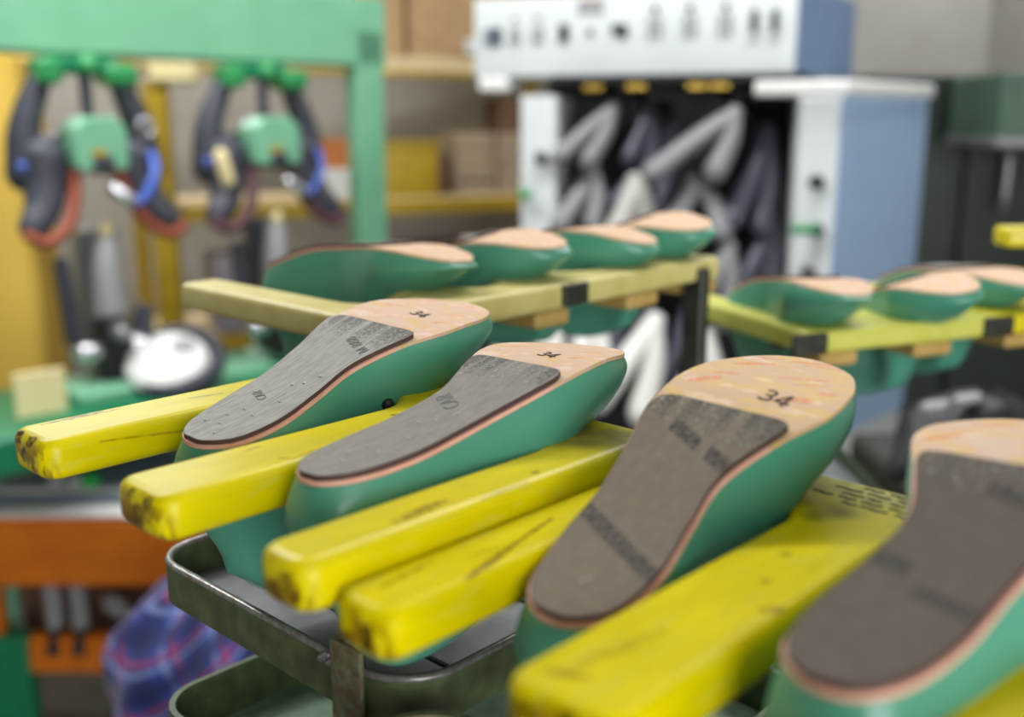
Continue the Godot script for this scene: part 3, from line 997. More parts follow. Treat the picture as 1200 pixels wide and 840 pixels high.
func build_back_racks() -> void:
	# second trolley: lasts point along +R, the row runs along D
	var up := Vector3(0, EYE, 0)
	var b2 := Basis(Vector3.UP, deg_to_rad(-133.0))
	var fa: Array = [[-0.004, 0.034], [0.09, 0.138], [0.202, 0.243]]
	var names: Array = ["unit beside the bare post", "unit with the bare bar at left"]
	var starts: Array = [0.958, 0.713]
	for k in 2:
		var o := make_holder("worn sheen-tinted wooden fork holder on the middle rack, " + names[k], Transform3D(b2, rk(-0.59, 0.1645, starts[k])), fa, 0.256, 0.045, 0.0225, M.sheen_worn_wood, 0.005, 0.01)
		part("spacer_block", box(Vector3(0.02, -0.008, 0.03), Vector3(0.045, 0.016, 0.05), 0.003), M.tan_wood, o)
		part("spacer_block", box(Vector3(0.13, -0.008, 0.03), Vector3(0.05, 0.016, 0.05), 0.003), M.tan_wood, o)
		if k == 0:
			part("clip_plate", box(Vector3(0.244, 0.012, -0.001), Vector3(0.034, 0.019, 0.006), 0.001), M.dark_steel, o)
	make_last("green shoe last with a beige insole, nearest on the middle rack", Transform3D(Basis(Vector3(-0.5646, 0.0566, 0.8234), Vector3(0.0541, 0.9980, -0.0316), Vector3(-0.8236, 0.0267, -0.5665)), Vector3(-0.2270, -0.1417, -0.9971) + up), 1, "board_1", "insole_0", "lasts on the middle rack", 0, true)
	make_last("green shoe last with a beige insole, second from left on the middle rack", Transform3D(Basis(Vector3(-0.4793, -0.0593, 0.8756), Vector3(0.0127, 0.9971, 0.0745), Vector3(-0.8775, 0.0468, -0.4772)), Vector3(-0.1539, -0.1415, -1.0536) + up), 1, "board_1", "insole_0", "lasts on the middle rack", 0, false)
	make_last("green shoe last with a beige insole, third from left on the middle rack", Transform3D(Basis(Vector3(-0.5490, 0.0259, 0.8354), Vector3(0.1235, 0.9911, 0.0504), Vector3(-0.8266, 0.1309, -0.5473)), Vector3(-0.0553, -0.1290, -1.1479) + up), -1, "board_0", "insole_0", "lasts on the middle rack", 0, false)
	make_last("green shoe last with a beige insole, rightmost on the middle rack by the bare post", Transform3D(Basis(Vector3(-0.6355, -0.1121, 0.7639), Vector3(-0.0479, 0.9932, 0.1059), Vector3(-0.7706, 0.0307, -0.6366)), Vector3(0.0277, -0.1417, -1.2247) + up), 1, "board_1", "insole_0", "lasts on the middle rack", 0, false)
	var o2 := thing("trolley_rack", "dark steel trolley frame of the middle rack with its bare post", "rack", rk(-0.605, EYE, 0.735), deg_to_rad(-43.0))
	part("crossbar", box(Vector3(-0.04, EYE - 0.1685, 0.02), Vector3(0.02, 0.007, 0.46), 0.002), M.dark_steel, o2)
	for sz in [-0.185, 0.22]:
		part("post", box(Vector3(0.01, (EYE - (0.15 if sz < 0 else 0.181)) * 0.5, sz), Vector3(0.024, EYE - (0.15 if sz < 0 else 0.181), 0.016), 0.002), M.dark_steel, o2)
	# third trolley at the right, turned a little more and lower
	var a3 := deg_to_rad(68.0)
	var d3 := Vector3(sin(a3), 0, -cos(a3))
	var r3 := Vector3(cos(a3), 0, sin(a3))
	var b3 := Basis(Vector3.UP, deg_to_rad(-158.0))
	var p3 := func(r: float, h: float, d: float) -> Vector3: return r3 * r + d3 * d + Vector3(0, EYE - h, 0)
	var mats: Array = [M.green_wood, M.new_yellow]
	var lab: Array = ["greenish yellow fork holder on the right rack, left unit", "bright yellow fork holder on the right rack at the picture edge"]
	for k in 2:
		var h := make_holder(lab[k], Transform3D(b3, p3.call(-0.814, 0.2249, 0.884 + k * 0.242)), fa, 0.24, 0.045, 0.0225, mats[k], 0.005, 0.01)
		part("spacer_block", box(Vector3(0.2, -0.008, 0.03), Vector3(0.045, 0.016, 0.05), 0.003), M.tan_wood, h)
		part("spacer_block", box(Vector3(0.08, -0.008, 0.03), Vector3(0.05, 0.016, 0.05), 0.003), M.tan_wood, h)
		part("clip_plate", box(Vector3(0.243, 0.011, -0.001), Vector3(0.04, 0.021, 0.006), 0.001), M.dark_steel, h)
	make_last("green shoe last with a beige insole, leftmost on the right rack", Transform3D(Basis(Vector3(-0.9586, -0.0702, 0.2760), Vector3(-0.0737, 0.9973, -0.0022), Vector3(-0.2751, -0.0225, -0.9611)) * Basis(Vector3.BACK, deg_to_rad(6.0)), Vector3(0.2671, -0.2004, -1.2022) + up), 1, "board_1", "insole_0", "lasts on the right rack", 0, true)
	make_last("green shoe last with a beige insole, middle one on the right rack", Transform3D(Basis(Vector3(-0.8801, -0.1366, 0.4548), Vector3(-0.1282, 0.9905, 0.0495), Vector3(-0.4572, -0.0147, -0.8892)), Vector3(0.3577, -0.2093, -1.2286) + up), 1, "board_1", "insole_0", "lasts on the right rack", 0, false)
	make_last("green shoe last with a beige insole, on the right rack, cut by the picture edge", Transform3D(Basis(Vector3(-0.9294, -0.0026, 0.3691), Vector3(0.0029, 0.9999, 0.0143), Vector3(-0.3691, 0.0144, -0.9293)), Vector3(0.4712, -0.2008, -1.3128) + up), -1, "board_0", "insole_0", "lasts on the right rack", 0, true)
	var o3 := thing("trolley_rack", "dark steel trolley frame of the right rack with a grey tray", "rack", p3.call(-0.83, EYE, 0.88), deg_to_rad(-68.0))
	part("crossbar", box(Vector3(-0.05, EYE - 0.229, 0), Vector3(0.02, 0.007, 0.46), 0.002), M.dark_steel, o3)
	for sz in [-0.22, 0.22]:
		part("post", box(Vector3(-0.015, (EYE - 0.241) * 0.5, sz), Vector3(0.02, EYE - 0.241, 0.016), 0.002), M.dark_steel, o3)
	var inv := o3.transform.affine_inverse()
	var corner: Array = []
	for q in [Vector2(0.17, -1.21), Vector2(0.372, -1.21), Vector2(0.372, -0.8), Vector2(0.17, -0.8)]:
		var l: Vector3 = inv * Vector3(q.x, 0, q.y)
		corner.append(Vector2(l.x, l.z))
	var loop: Array = []
	for q in round_poly(corner, [0.04, 0.05, 0.03, 0.03], 8):
		loop.append(q)
	part("tray_sheet", slab(PackedVector2Array(loop), 1.072, 1.074), M.brightened_sheet, o3)
	var st := tool()
	add_rail(st, loop, 1.07, 1.086, 0.005, true)
	part("tray_rail", done(st), M.steel_paint, o3)
	# one more finger of a holder beyond, at the right edge
	var e := thing("last_holder", "tip of a bright yellow wooden bar at the right picture edge", "holder", Vector3(0.912, 1.3035, -1.24), 0.0, "yellow wooden holders")
	part("fork", slab(round_poly([Vector2(-0.335, -0.02), Vector2(0.3, -0.02), Vector2(0.3, 0.02), Vector2(-0.335, 0.02)], [0.009, 0.01, 0.01, 0.009], 6), 0.0, 0.0225, 0.005), M.new_yellow, e)
	part("post", box(Vector3(0.2, -0.6515, 0), Vector3(0.024, 1.303, 0.024), 0.002), M.dark_steel, e)

func fork_former(label: String, apex: Vector3, l: Vector3, r: Vector3, rad: float, m: Material) -> void:
	var o := thing("boot_former", label, "former", apex, 0.0, "boot formers in the white cabinet")
	var dl := l - apex
	var dr := r - apex
	part("leg", limb(smooth_path([Vector3.ZERO, dl * 0.5 + Vector3(0.01, 0.012, 0), dl], 5), range(11).map(func(i: int) -> float: return rad * (1.0 + 0.35 * i / 10.0)), 12, 0.8), m, o)
	part("leg", limb(smooth_path([Vector3.ZERO, dr * 0.5 + Vector3(0.012, 0.006, 0), dr], 5), range(11).map(func(i: int) -> float: return rad * (1.0 + 0.45 * i / 10.0)), 12, 0.8), m, o)
	part("hanger", tube([Vector3(0, 0, -0.02), Vector3(0, 0.05, -0.09), Vector3(0.0, 0.06, -0.25)], 0.012, 8), M.black, o)

func build_white_machine() -> void:
	var o := thing("conditioning_cabinet", "white and blue machine cabinet with a row of controls along its head", "machine", Vector3(0.45, 0, -2.7))
	var at := Vector2(-0.45, 2.7)
	var pl := func(pts: Array) -> Array: return pts.map(func(p: Vector2) -> Vector2: return p + at)
	# control head
	var chd := part("control_head", prism(pl.call([Vector2(-0.097, -2.75), Vector2(0.651, -2.5), Vector2(0.905, -2.9), Vector2(0.12, -3.2)]), 1.552, 1.742, 0.006, 0.006), M.white_paint, o)
	part("head_side_panel", prism(pl.call([Vector2(0.654, -2.502), Vector2(0.658, -2.503), Vector2(0.91, -2.9), Vector2(0.905, -2.902)]), 1.555, 1.75, 0.0, 0.0), M.blue_paint, o)
	# pillars
	var pil := part("pillar", prism(pl.call([Vector2(0.021, -2.62), Vector2(0.107, -2.6), Vector2(0.16, -2.85), Vector2(0.07, -2.88)]), 0.0, 1.505, 0.006, 0.004), M.white_paint, o)
	var pir := part("pillar", prism(pl.call([Vector2(0.645, -2.41), Vector2(0.722, -2.365), Vector2(1.04, -2.7), Vector2(0.86, -2.9), Vector2(0.7, -2.7)]), 0.0, 1.50, 0.006, 0.004), M.white_paint, o)
	part("side_panel", prism(pl.call([Vector2(0.728, -2.366), Vector2(1.046, -2.702), Vector2(1.042, -2.706), Vector2(0.724, -2.37)]), 0.7, 1.5, 0.0, 0.0), M.brightened_blue, o)
	part("ledge", prism(pl.call([Vector2(0.54, -2.42), Vector2(0.728, -2.33), Vector2(1.055, -2.69), Vector2(0.95, -2.82), Vector2(0.66, -2.55)]), 1.5, 1.533, 0.006, 0.008), M.white_plastic, o)
	part("ledge", prism(pl.call([Vector2(-0.085, -2.74), Vector2(-0.012, -2.715), Vector2(0.03, -2.85), Vector2(-0.05, -2.88)]), 1.518, 1.552, 0.006, 0.006), M.white_plastic, o)
	part("back_plate", prism(pl.call([Vector2(0.1, -2.92), Vector2(0.8, -2.8), Vector2(0.82, -2.86), Vector2(0.1, -2.98)]), 0.0, 1.552), M.black, o)
	part("base", prism(pl.call([Vector2(0.03, -2.6), Vector2(0.7, -2.4), Vector2(0.86, -2.8), Vector2(0.1, -2.9)]), 0.0, 0.5), M.black, o)
	part("top_plate", prism(pl.call([Vector2(0.1, -2.62), Vector2(0.66, -2.44), Vector2(0.8, -2.8), Vector2(0.1, -2.95)]), 1.535, 1.551), M.black, o)
	# controls on the head: positions along its front (0 left .. 1 right), height, width, height, material
	var p0 := Vector3(-0.097 - 0.45, 0, -2.75 + 2.7)
	var p1 := Vector3(0.651 - 0.45, 0, -2.5 + 2.7)
	var fx := (p1 - p0).normalized()
	var fn := Vector3(-fx.z, 0, fx.x)
	var fb := Basis(fx, Vector3.UP, fn)
	var put := func(called: String, u: float, y: float, w: float, h: float, m: Material, dep := 0.008) -> void:
		part(called, box(p0.lerp(p1, u) + Vector3(0, y, 0) + fn * (dep * 0.4), Vector3(w, h, dep), 0.002, fb), m, chd)
	put.call("switch", 0.05, 1.651, 0.022, 0.04, M.slate)
	put.call("switch", 0.08, 1.651, 0.022, 0.044, M.charcoal)
	put.call("dial", 0.14, 1.653, 0.026, 0.04, M.grey_plastic)
	put.call("dial", 0.215, 1.654, 0.026, 0.04, M.grey_plastic)
	put.call("label_plate", 0.14, 1.69, 0.02, 0.012, M.grey_plastic, 0.002)
	put.call("label_plate", 0.215, 1.691, 0.02, 0.012, M.grey_plastic, 0.002)
	put.call("switch", 0.30, 1.655, 0.024, 0.042, M.black)
	put.call("button", 0.385, 1.656, 0.014, 0.014, M.charcoal)
	put.call("nameplate", 0.385, 1.712, 0.064, 0.03, M.grey_plastic, 0.003)
	put.call("nameplate_band", 0.385, 1.728, 0.064, 0.006, M.rubber_orange, 0.004)
	put.call("switch", 0.465, 1.661, 0.02, 0.024, M.charcoal)
	put.call("switch", 0.49, 1.656, 0.018, 0.032, M.black)
	for u in [0.585, 0.69, 0.795]:
		put.call("timer", u - 0.012, 1.664, 0.012, 0.046, M.grey_plastic)
		put.call("timer", u + 0.014, 1.664, 0.012, 0.046, M.grey_plastic)
		put.call("indicator", u, 1.704, 0.013, 0.016, M.charcoal)
	for u in [0.88, 0.94]:
		put.call("lever", u, 1.67, 0.013, 0.05, M.black, 0.02)
		put.call("label_plate", u, 1.625, 0.02, 0.008, M.grey_plastic, 0.002)
	# knobs on the pillars
	for k in [[0.685, 1.312, -2.39], [0.69, 1.205, -2.385], [0.68, 1.105, -2.39], [0.072, 1.357, -2.61]]:
		var xf := Transform3D(Basis(Vector3.RIGHT, PI * 0.5), Vector3(k[0] - 0.45, k[1], k[2] + 2.7))
		part("knob", lathe([Vector2(0.001, 0.0), Vector2(0.016, 0.0), Vector2(0.016, 0.02), Vector2(0.012, 0.026), Vector2(0.001, 0.026)], 16, xf), M.black, pil if k[0] < 0.1 else pir)
	part("lever", tube([Vector3(0.69 - 0.45, 1.207, 0.335), Vector3(0.632 - 0.45, 1.207, 0.335)], 0.011, 8), M.bright_green, pir)
	part("lever", tube([Vector3(0.02 - 0.45, 1.269, 0.1), Vector3(0.045 - 0.45, 1.269, 0.11)], 0.013, 8), M.bright_green, pil)
	for k in [[0.2, -2.68], [0.3, -2.62], [0.49, -2.56], [0.44, -2.58]]:
		part("brass_fitting", box(Vector3(k[0] - 0.45, 1.527, k[1] + 2.7), Vector3(0.05, 0.016, 0.03), 0.003), M.brass, o)
	# boot formers hanging in the cavity
	var gm := mat(c8(128, 128, 130), 0.4)
	var dm := mat(c8(66, 66, 78), 0.3)
	var wm := mat(c8(226, 224, 216), 0.4)
	fork_former("grey forked boot former at upper left in the white cabinet", Vector3(0.243, 1.47, -2.62), Vector3(0.12, 1.365, -2.6), Vector3(0.19, 1.355, -2.6), 0.021, gm)
	fork_former("grey forked boot former at upper right in the white cabinet, the widest", Vector3(0.52, 1.46, -2.52), Vector3(0.335, 1.33, -2.5), Vector3(0.482, 1.335, -2.5), 0.025, gm)
	fork_former("black forked boot former between the two grey upper ones", Vector3(0.4, 1.43, -2.66), Vector3(0.26, 1.25, -2.62), Vector3(0.36, 1.23, -2.62), 0.024, dm)
	fork_former("black forked boot former at the right of the upper grey pair", Vector3(0.62, 1.42, -2.6), Vector3(0.53, 1.22, -2.52), Vector3(0.6, 1.2, -2.52), 0.024, dm)
	fork_former("light grey boot former in the middle of the cabinet", Vector3(0.44, 1.3, -2.56), Vector3(0.38, 1.2, -2.52), Vector3(0.5, 1.19, -2.5), 0.022, gm)
	fork_former("slim grey boot former low on the right of the cabinet", Vector3(0.52, 1.15, -2.5), Vector3(0.44, 1.0, -2.47), Vector3(0.505, 0.98, -2.46), 0.02, gm)
	fork_former("grey boot former by the left pillar, half way up", Vector3(0.2, 1.32, -2.64), Vector3(0.12, 1.2, -2.6), Vector3(0.2, 1.2, -2.6), 0.022, gm)
	fork_former("black boot former in the centre, behind the last toes", Vector3(0.33, 1.2, -2.6), Vector3(0.2, 1.0, -2.55), Vector3(0.3, 0.98, -2.55), 0.026, dm)
	fork_former("black boot former low at right, beside the bare post", Vector3(0.45, 1.02, -2.54), Vector3(0.36, 0.82, -2.5), Vector3(0.46, 0.8, -2.5), 0.026, dm)
	fork_former("dark boot former high in the centre of the cabinet", Vector3(0.33, 1.46, -2.64), Vector3(0.29, 1.36, -2.62), Vector3(0.34, 1.34, -2.62), 0.022, dm)
	fork_former("dark boot former at the right, half hidden by the right pillar", Vector3(0.63, 1.2, -2.55), Vector3(0.55, 1.06, -2.5), Vector3(0.61, 1.02, -2.5), 0.024, dm)
	fork_former("dark slanting boot former above the small white one", Vector3(0.26, 1.02, -2.56), Vector3(0.16, 0.9, -2.52), Vector3(0.24, 0.88, -2.52), 0.024, dm)
	fork_former("long white boot former at lower right behind the bare post", Vector3(0.47, 0.93, -2.48), Vector3(0.4, 0.76, -2.44), Vector3(0.48, 0.74, -2.44), 0.03, wm)
	fork_former("pale grey boot former in the middle, just above the last toes", Vector3(0.3, 1.3, -2.58), Vector3(0.25, 1.18, -2.54), Vector3(0.33, 1.16, -2.54), 0.024, mat(c8(176, 172, 164), 0.45))
	fork_former("white boot former low in the middle of the cabinet, steep legs", Vector3(0.345, 0.965, -2.5), Vector3(0.21, 0.79, -2.45), Vector3(0.315, 0.76, -2.45), 0.03, wm)
	fork_former("white boot former low at left, beside the left pillar", Vector3(0.05, 1.0, -2.55), Vector3(-0.03, 0.85, -2.52), Vector3(0.1, 0.86, -2.5), 0.034, wm)
	fork_former("small white boot former between the two low white ones", Vector3(0.2, 0.96, -2.54), Vector3(0.12, 0.82, -2.5), Vector3(0.22, 0.8, -2.5), 0.032, wm)

func build_green_machine() -> void:
	# local x runs along the beam, z towards the viewer
	var o := thing("moulding_press", "green steel frame machine with two hanging pressing heads", "machine", Vector3(-1.13, 0, -2.4), deg_to_rad(44.0))
	part("beam", box(Vector3(0.3, 1.69, -0.06), Vector3(1.54, 0.19, 0.12), 0.008), M.machine_green, o)
	part("column", box(Vector3(1.008, 0.85, -0.03), Vector3(0.1, 1.7, 0.06), 0.008), M.machine_green, o)
	part("column", box(Vector3(-0.13, 0.85, -0.06), Vector3(0.09, 1.5, 0.1), 0.008), M.machine_green, o)
	part("deck", box(Vector3(0.3, 0.76, 0.07), Vector3(1.3, 0.09, 0.42), 0.01), M.deep_green, o)
	for x in [-0.27, 0.9]:
		part("leg", box(Vector3(x, 0.36, -0.06), Vector3(0.1, 0.72, 0.1), 0.006), M.deep_green, o)
	part("raised_plate", box(Vector3(0.13, 0.82, 0.06), Vector3(0.18, 0.03, 0.2), 0.006), M.machine_green, o)
	part("raised_plate", box(Vector3(0.45, 0.81, 0.05), Vector3(0.24, 0.015, 0.2), 0.004), M.machine_green, o)
	var st := tool()
	st.set_smooth_group(-1)
	var w: Array = [Vector3(0.56, 0.8, -0.05), Vector3(0.78, 0.8, -0.05), Vector3(0.78, 0.96, -0.05)]
	for k in 2:
		var off := Vector3(0, 0, 0.1 * k)
		tri(st, w[0] + off, w[1] + off, w[2] + off, Vector3(0, 0, k - 0.5))
	quad(st, w[0], w[2], w[2] + Vector3(0, 0, 0.1), w[0] + Vector3(0, 0, 0.1), Vector3(-1, 1, 0))
	quad(st, w[1], w[2], w[2] + Vector3(0, 0, 0.1), w[1] + Vector3(0, 0, 0.1), Vector3(1, 0, 0))
	quad(st, w[0], w[1], w[1] + Vector3(0, 0, 0.1), w[0] + Vector3(0, 0, 0.1), Vector3(0, -1, 0))
	part("gusset", done(st), M.machine_green, o)
	part("name_plate", box(Vector3(-0.045, 0.855, 0.16), Vector3(0.11, 0.1, 0.012), 0.002), M.cream, o)
	for k in 2:
		head(Vector3([0.17, 0.635][k], 0, 0.0), k)

func head(at: Vector3, k: int) -> void:
	var base: Vector3 = Vector3(-1.13, 0, -2.4) + Basis(Vector3.UP, deg_to_rad(44.0)) * at
	var h := thing("press_head", ["pressing head with orange lined jaws under the green beam, left one", "pressing head with dark jaws under the green beam, by the right column"][k], "press head", base + Vector3(0, 0.82, 0), deg_to_rad(44.0), "press heads")
	var s := 1.0 + 0.06 * k
	var y0 := -0.82
	var V := func(x: float, y: float, z: float) -> Vector3: return Vector3(x * s, y + y0, z)
	# top brackets
	part("bracket", box(V.call(-0.085, 1.555, 0.02), Vector3(0.05, 0.06, 0.1), 0.012), M.bright_green, h)
	part("bracket", box(V.call(0.08, 1.55, 0.02), Vector3(0.075, 0.05, 0.1), 0.012), M.bright_green, h)
	part("bracket", box(V.call(0.0, 1.57, 0.0), Vector3(0.15, 0.04, 0.08), 0.008), M.deep_green, h)
	part("top_nut", lathe([Vector2(0.001, 0), Vector2(0.022, 0), Vector2(0.024, 0.02), Vector2(0.015, 0.045), Vector2(0.001, 0.046)], 12, Transform3D(Basis(), V.call(0.0, 1.55, 0.06))), M.bright_green, h)
	part("rod", tube([V.call(0, 1.56, 0.03), V.call(0, 1.44, 0.03)], 0.014, 10), M.charcoal, h)
	# green block with clipped corners
	var block := slab(round_poly([Vector2(-0.06 * s, 0), Vector2(0.06 * s, 0), Vector2(0.06 * s, -0.095), Vector2(0.035 * s, -0.12), Vector2(-0.035 * s, -0.12), Vector2(-0.06 * s, -0.095)], [0.012, 0.012, 0.008, 0.008, 0.008, 0.008], 4), 0.0, 0.1, 0.006)
	var blk := part("block", block, M.machine_green, h, Transform3D(Basis(Vector3.RIGHT, PI * 0.5), V.call(0, 1.335, 0.0)))
	var binv := blk.transform.affine_inverse()
	part("slot", box(V.call(0, 1.352, 0.1), Vector3(0.05, 0.03, 0.006), 0.002), M.charcoal, blk, binv)
	part("sticker", box(V.call(-0.01, 1.374, 0.101), Vector3(0.035, 0.016, 0.003), 0.001), M.yellow_paint, blk, binv)
	for sd in [-1.0, 1.0]:
		# outer arm from the bracket to the jaw
		part("arm", limb(smooth_path([V.call(sd * 0.095, 1.53, 0.0), V.call(sd * 0.135, 1.43, 0.0), V.call(sd * 0.14, 1.33, 0.0)], 5), range(11).map(func(i: int) -> float: return 0.026 + 0.02 * i / 10.0), 10), M.charcoal, h)
		part("link", limb([V.call(sd * 0.03, 1.37, -0.03), V.call(sd * 0.11, 1.36, -0.02)], [0.05, 0.05], 12), M.black, h)
		# jaw: thick curved pad and its lining
		var jaw: Array = smooth_path([V.call(sd * 0.105, 1.36, 0.02), V.call(sd * 0.112, 1.3, 0.03), V.call(sd * 0.13, 1.25, 0.05), V.call(sd * 0.162, 1.212, 0.07)], 5)
		var jw := part("jaw", limb(jaw, range(jaw.size()).map(func(i: int) -> float: return 0.056 - 0.024 * i / (jaw.size() - 1.0)), 14), M.charcoal, h)
		var lin: Array = smooth_path([V.call(sd * 0.05, 1.33, 0.05), V.call(sd * 0.068, 1.26, 0.075), V.call(sd * 0.1, 1.205, 0.095), V.call(sd * 0.15, 1.178, 0.105), V.call(sd * 0.182, 1.195, 0.1)], 5)
		part("jaw_lining", limb(lin, range(lin.size()).map(func(_i: int) -> float: return 0.015), 10), M.rubber_orange if k == 0 else M.rubber_maroon, jw)
		part("hose_fitting", lathe([Vector2(0.001, 0), Vector2(0.014, 0), Vector2(0.014, 0.02), Vector2(0.001, 0.02)], 10, Transform3D(Basis(), V.call(sd * 0.155, 1.335, 0.03))), M.blue_hose, h)
	part("hose", tube(smooth_path([V.call(0.06, 1.255, 0.11), V.call(0.085, 1.275, 0.12), V.call(0.115, 1.325, 0.11), V.call(0.13, 1.37, 0.07)], 6), 0.012 if k == 0 else 0.008, 8), M.blue_hose, h)
	part("nozzle", limb([V.call(0.02, 1.29, 0.1), V.call(0.05, 1.265, 0.11)], [0.018, 0.018], 10), M.chrome, h)
	if k == 1:
		part("air_cylinder", limb([V.call(-0.155, 1.36, 0.09), V.call(-0.14, 1.3, 0.09)], [0.018, 0.018], 10), M.cream, h)
	else:
		part("ring", lathe([Vector2(0.016, 0), Vector2(0.024, 0), Vector2(0.024, 0.012), Vector2(0.016, 0.012), Vector2(0.016, 0)], 16, Transform3D(Basis(Vector3.RIGHT, PI * 0.5), V.call(0.125, 1.43, 0.05))), M.chrome, h)
	# lower mould on the deck below the head
	h = thing("mould_stand", ["grey mould stand with chrome rollers on the green deck under the left press head", "dark mould stand on the green deck under the right press head"][k], "mould", base + Vector3(0, 0.82, 0), deg_to_rad(44.0), "mould stands")
	part("back_plate", box(V.call(0.01, 1.02, -0.02), Vector3(0.1, 0.34, 0.06), 0.01), M.steel if k == 0 else M.charcoal, h)
	part("mould_post", box(V.call(-0.005, 0.91, 0.06), Vector3(0.06, 0.17, 0.07), 0.008), M.black, h)
	part("mould_form", limb(smooth_path([V.call(0.0, 1.0, 0.05), V.call(0.0, 1.1, 0.05), V.call(0.02, 1.18, 0.03)], 4), range(9).map(func(i: int) -> float: return 0.042 - 0.016 * i / 8.0), 12), M.grey_plastic, h)
	part("mould_tip", limb([V.call(0.01, 1.19, 0.05), V.call(0.015, 1.2, 0.05)], [0.016, 0.014], 10), M.cream, h)
	for sd in [-1.0, 1.0]:
		part("roller", limb([V.call(sd * 0.055, 0.91, 0.07), V.call(sd * 0.075, 0.91, 0.07)], [0.028, 0.028], 12), M.chrome, h)
	part("side_lever", limb([V.call(-0.09, 1.12, 0.02), V.call(-0.08, 0.94, 0.03)], [0.018, 0.022], 10), M.charcoal, h)
	part("side_lever", limb([V.call(0.1, 0.98, 0.02), V.call(0.085, 0.92, 0.03)], [0.024, 0.028], 10), M.charcoal, h)
	part("clamp_nut", limb([V.call(0, 0.955, 0.1), V.call(0, 0.956, 0.115)], [0.024, 0.02], 12), M.steel, h)
	if k == 0:
		# round cap lying on the deck between the heads
		var gb := Basis(Vector3.UP, deg_to_rad(44.0))
		var d := thing("round_cap", "white round cap in a black ring leaning on the green machine deck", "cap", Vector3(-1.13, 0, -2.4) + gb * Vector3(0.262, 0.868, 0.15))
		d.basis = Basis(Vector3.UP, deg_to_rad(20.0)) * Basis(Vector3.RIGHT, deg_to_rad(30.0)) * Basis(Vector3.BACK, deg_to_rad(8.0))
		part("ring", lathe([Vector2(0.07, -0.02), Vector2(0.118, -0.02), Vector2(0.122, 0.0), Vector2(0.11, 0.022), Vector2(0.095, 0.02), Vector2(0.09, 0.0)], 30, Transform3D(Basis(), Vector3(0.018, 0, -0.008))), M.charcoal, d)
		part("dome", lathe([Vector2(0.1, -0.01), Vector2(0.1, 0.01), Vector2(0.09, 0.024), Vector2(0.06, 0.032), Vector2(0.02, 0.036), Vector2(0.0005, 0.036)], 30), M.white_plastic, d)
		part("boss", lathe([Vector2(0.03, 0.03), Vector2(0.026, 0.04), Vector2(0.001, 0.04)], 16, Transform3D(Basis(), Vector3(0.045, 0.0, -0.02))), M.grey_plastic, d)

func build_orange_machine() -> void:
	var o := thing("orange_press", "low orange machine with a slate control panel and a green button", "machine", Vector3(-1.0, 0, -2.35))
	part("housing", box(Vector3(0.0, 0.495, 0.0), Vector3(0.5, 0.17, 0.3), 0.012), M.orange_paint, o)
	part("panel_frame", box(Vector3(0.0, 0.585, 0.0), Vector3(0.49, 0.014, 0.3), 0.004), M.white_plastic, o)
	var pb := Basis(Vector3.RIGHT, deg_to_rad(14.0))
	var panel := part("panel", box(Vector3(0, 0, 0), Vector3(0.44, 0.008, 0.23), 0.002), M.slate, o, Transform3D(pb, Vector3(0.015, 0.622, -0.02)))
	part("side_rail", box(Vector3(-0.24, 0.6, 0), Vector3(0.03, 0.03, 0.3), 0.006), M.orange_paint, o)
	for k in [[-0.09, 0.0], [-0.045, 0.005]]:
		part("button", lathe([Vector2(0.016, 0.004), Vector2(0.016, 0.012), Vector2(0.012, 0.016), Vector2(0.0005, 0.016)], 14, Transform3D(Basis(), Vector3(k[0], 0, k[1] + 0.03))), M.white_plastic, panel)
	var gl := mat(c8(30, 190, 80), 0.35)
	part("start_button", lathe([Vector2(0.02, 0.004), Vector2(0.02, 0.02), Vector2(0.014, 0.026), Vector2(0.0005, 0.027)], 16, Transform3D(Basis(), Vector3(-0.005, 0, 0.04))), gl, panel)
	part("panel_plinth", box(Vector3(0.015, 0.6, -0.04), Vector3(0.44, 0.024, 0.2), 0.003), M.white_plastic, o)
	part("lower_frame", box(Vector3(-0.225, 0.32, 0.1), Vector3(0.07, 0.2, 0.05), 0.008), M.orange_paint, o)
	part("lower_frame", box(Vector3(-0.03, 0.225, 0.1), Vector3(0.36, 0.09, 0.05), 0.008), M.orange_paint, o)
	part("back_plate", box(Vector3(0.0, 0.3, -0.1), Vector3(0.48, 0.3, 0.02), 0.004), M.cardboard_dark, o)
	for x in [-0.075, -0.015]:
		part("cylinder", tube([Vector3(x, 0.41, 0.09), Vector3(x, 0.285, 0.09)], 0.02, 14), M.grey_plastic, o)
		part("cylinder_foot", tube([Vector3(x + 0.004, 0.285, 0.09), Vector3(x + 0.006, 0.235, 0.135)], 0.016, 12), M.black, o)
	part("valve", limb([Vector3(0.06, 0.34, 0.08), Vector3(0.08, 0.32, 0.08)], [0.024, 0.022], 10), M.grey_plastic, o)
	part("leg", box(Vector3(-0.185, 0.14, 0.12), Vector3(0.12, 0.28, 0.06), 0.006), M.deep_green, o)
	part("leg", box(Vector3(0.21, 0.14, -0.08), Vector3(0.08, 0.28, 0.06), 0.006), M.deep_green, o)
	part("cable", tube(smooth_path([Vector3(0.03, 0.28, 0.08), Vector3(0.06, 0.1, 0.12), Vector3(0.05, 0.012, 0.16), Vector3(0.2, 0.01, 0.2)], 6), 0.006, 6), M.black, o)

func boxed(called: String, label: String, category: String, c: Vector3, s: Vector3, turn: float, m: Material, group := "") -> Node3D:
	var o := thing(called, label, category, c - Vector3(0, s.y * 0.5, 0), turn, group)
	part("body", box(Vector3(0, s.y * 0.5, 0), s, 0.004), m, o)
	return o

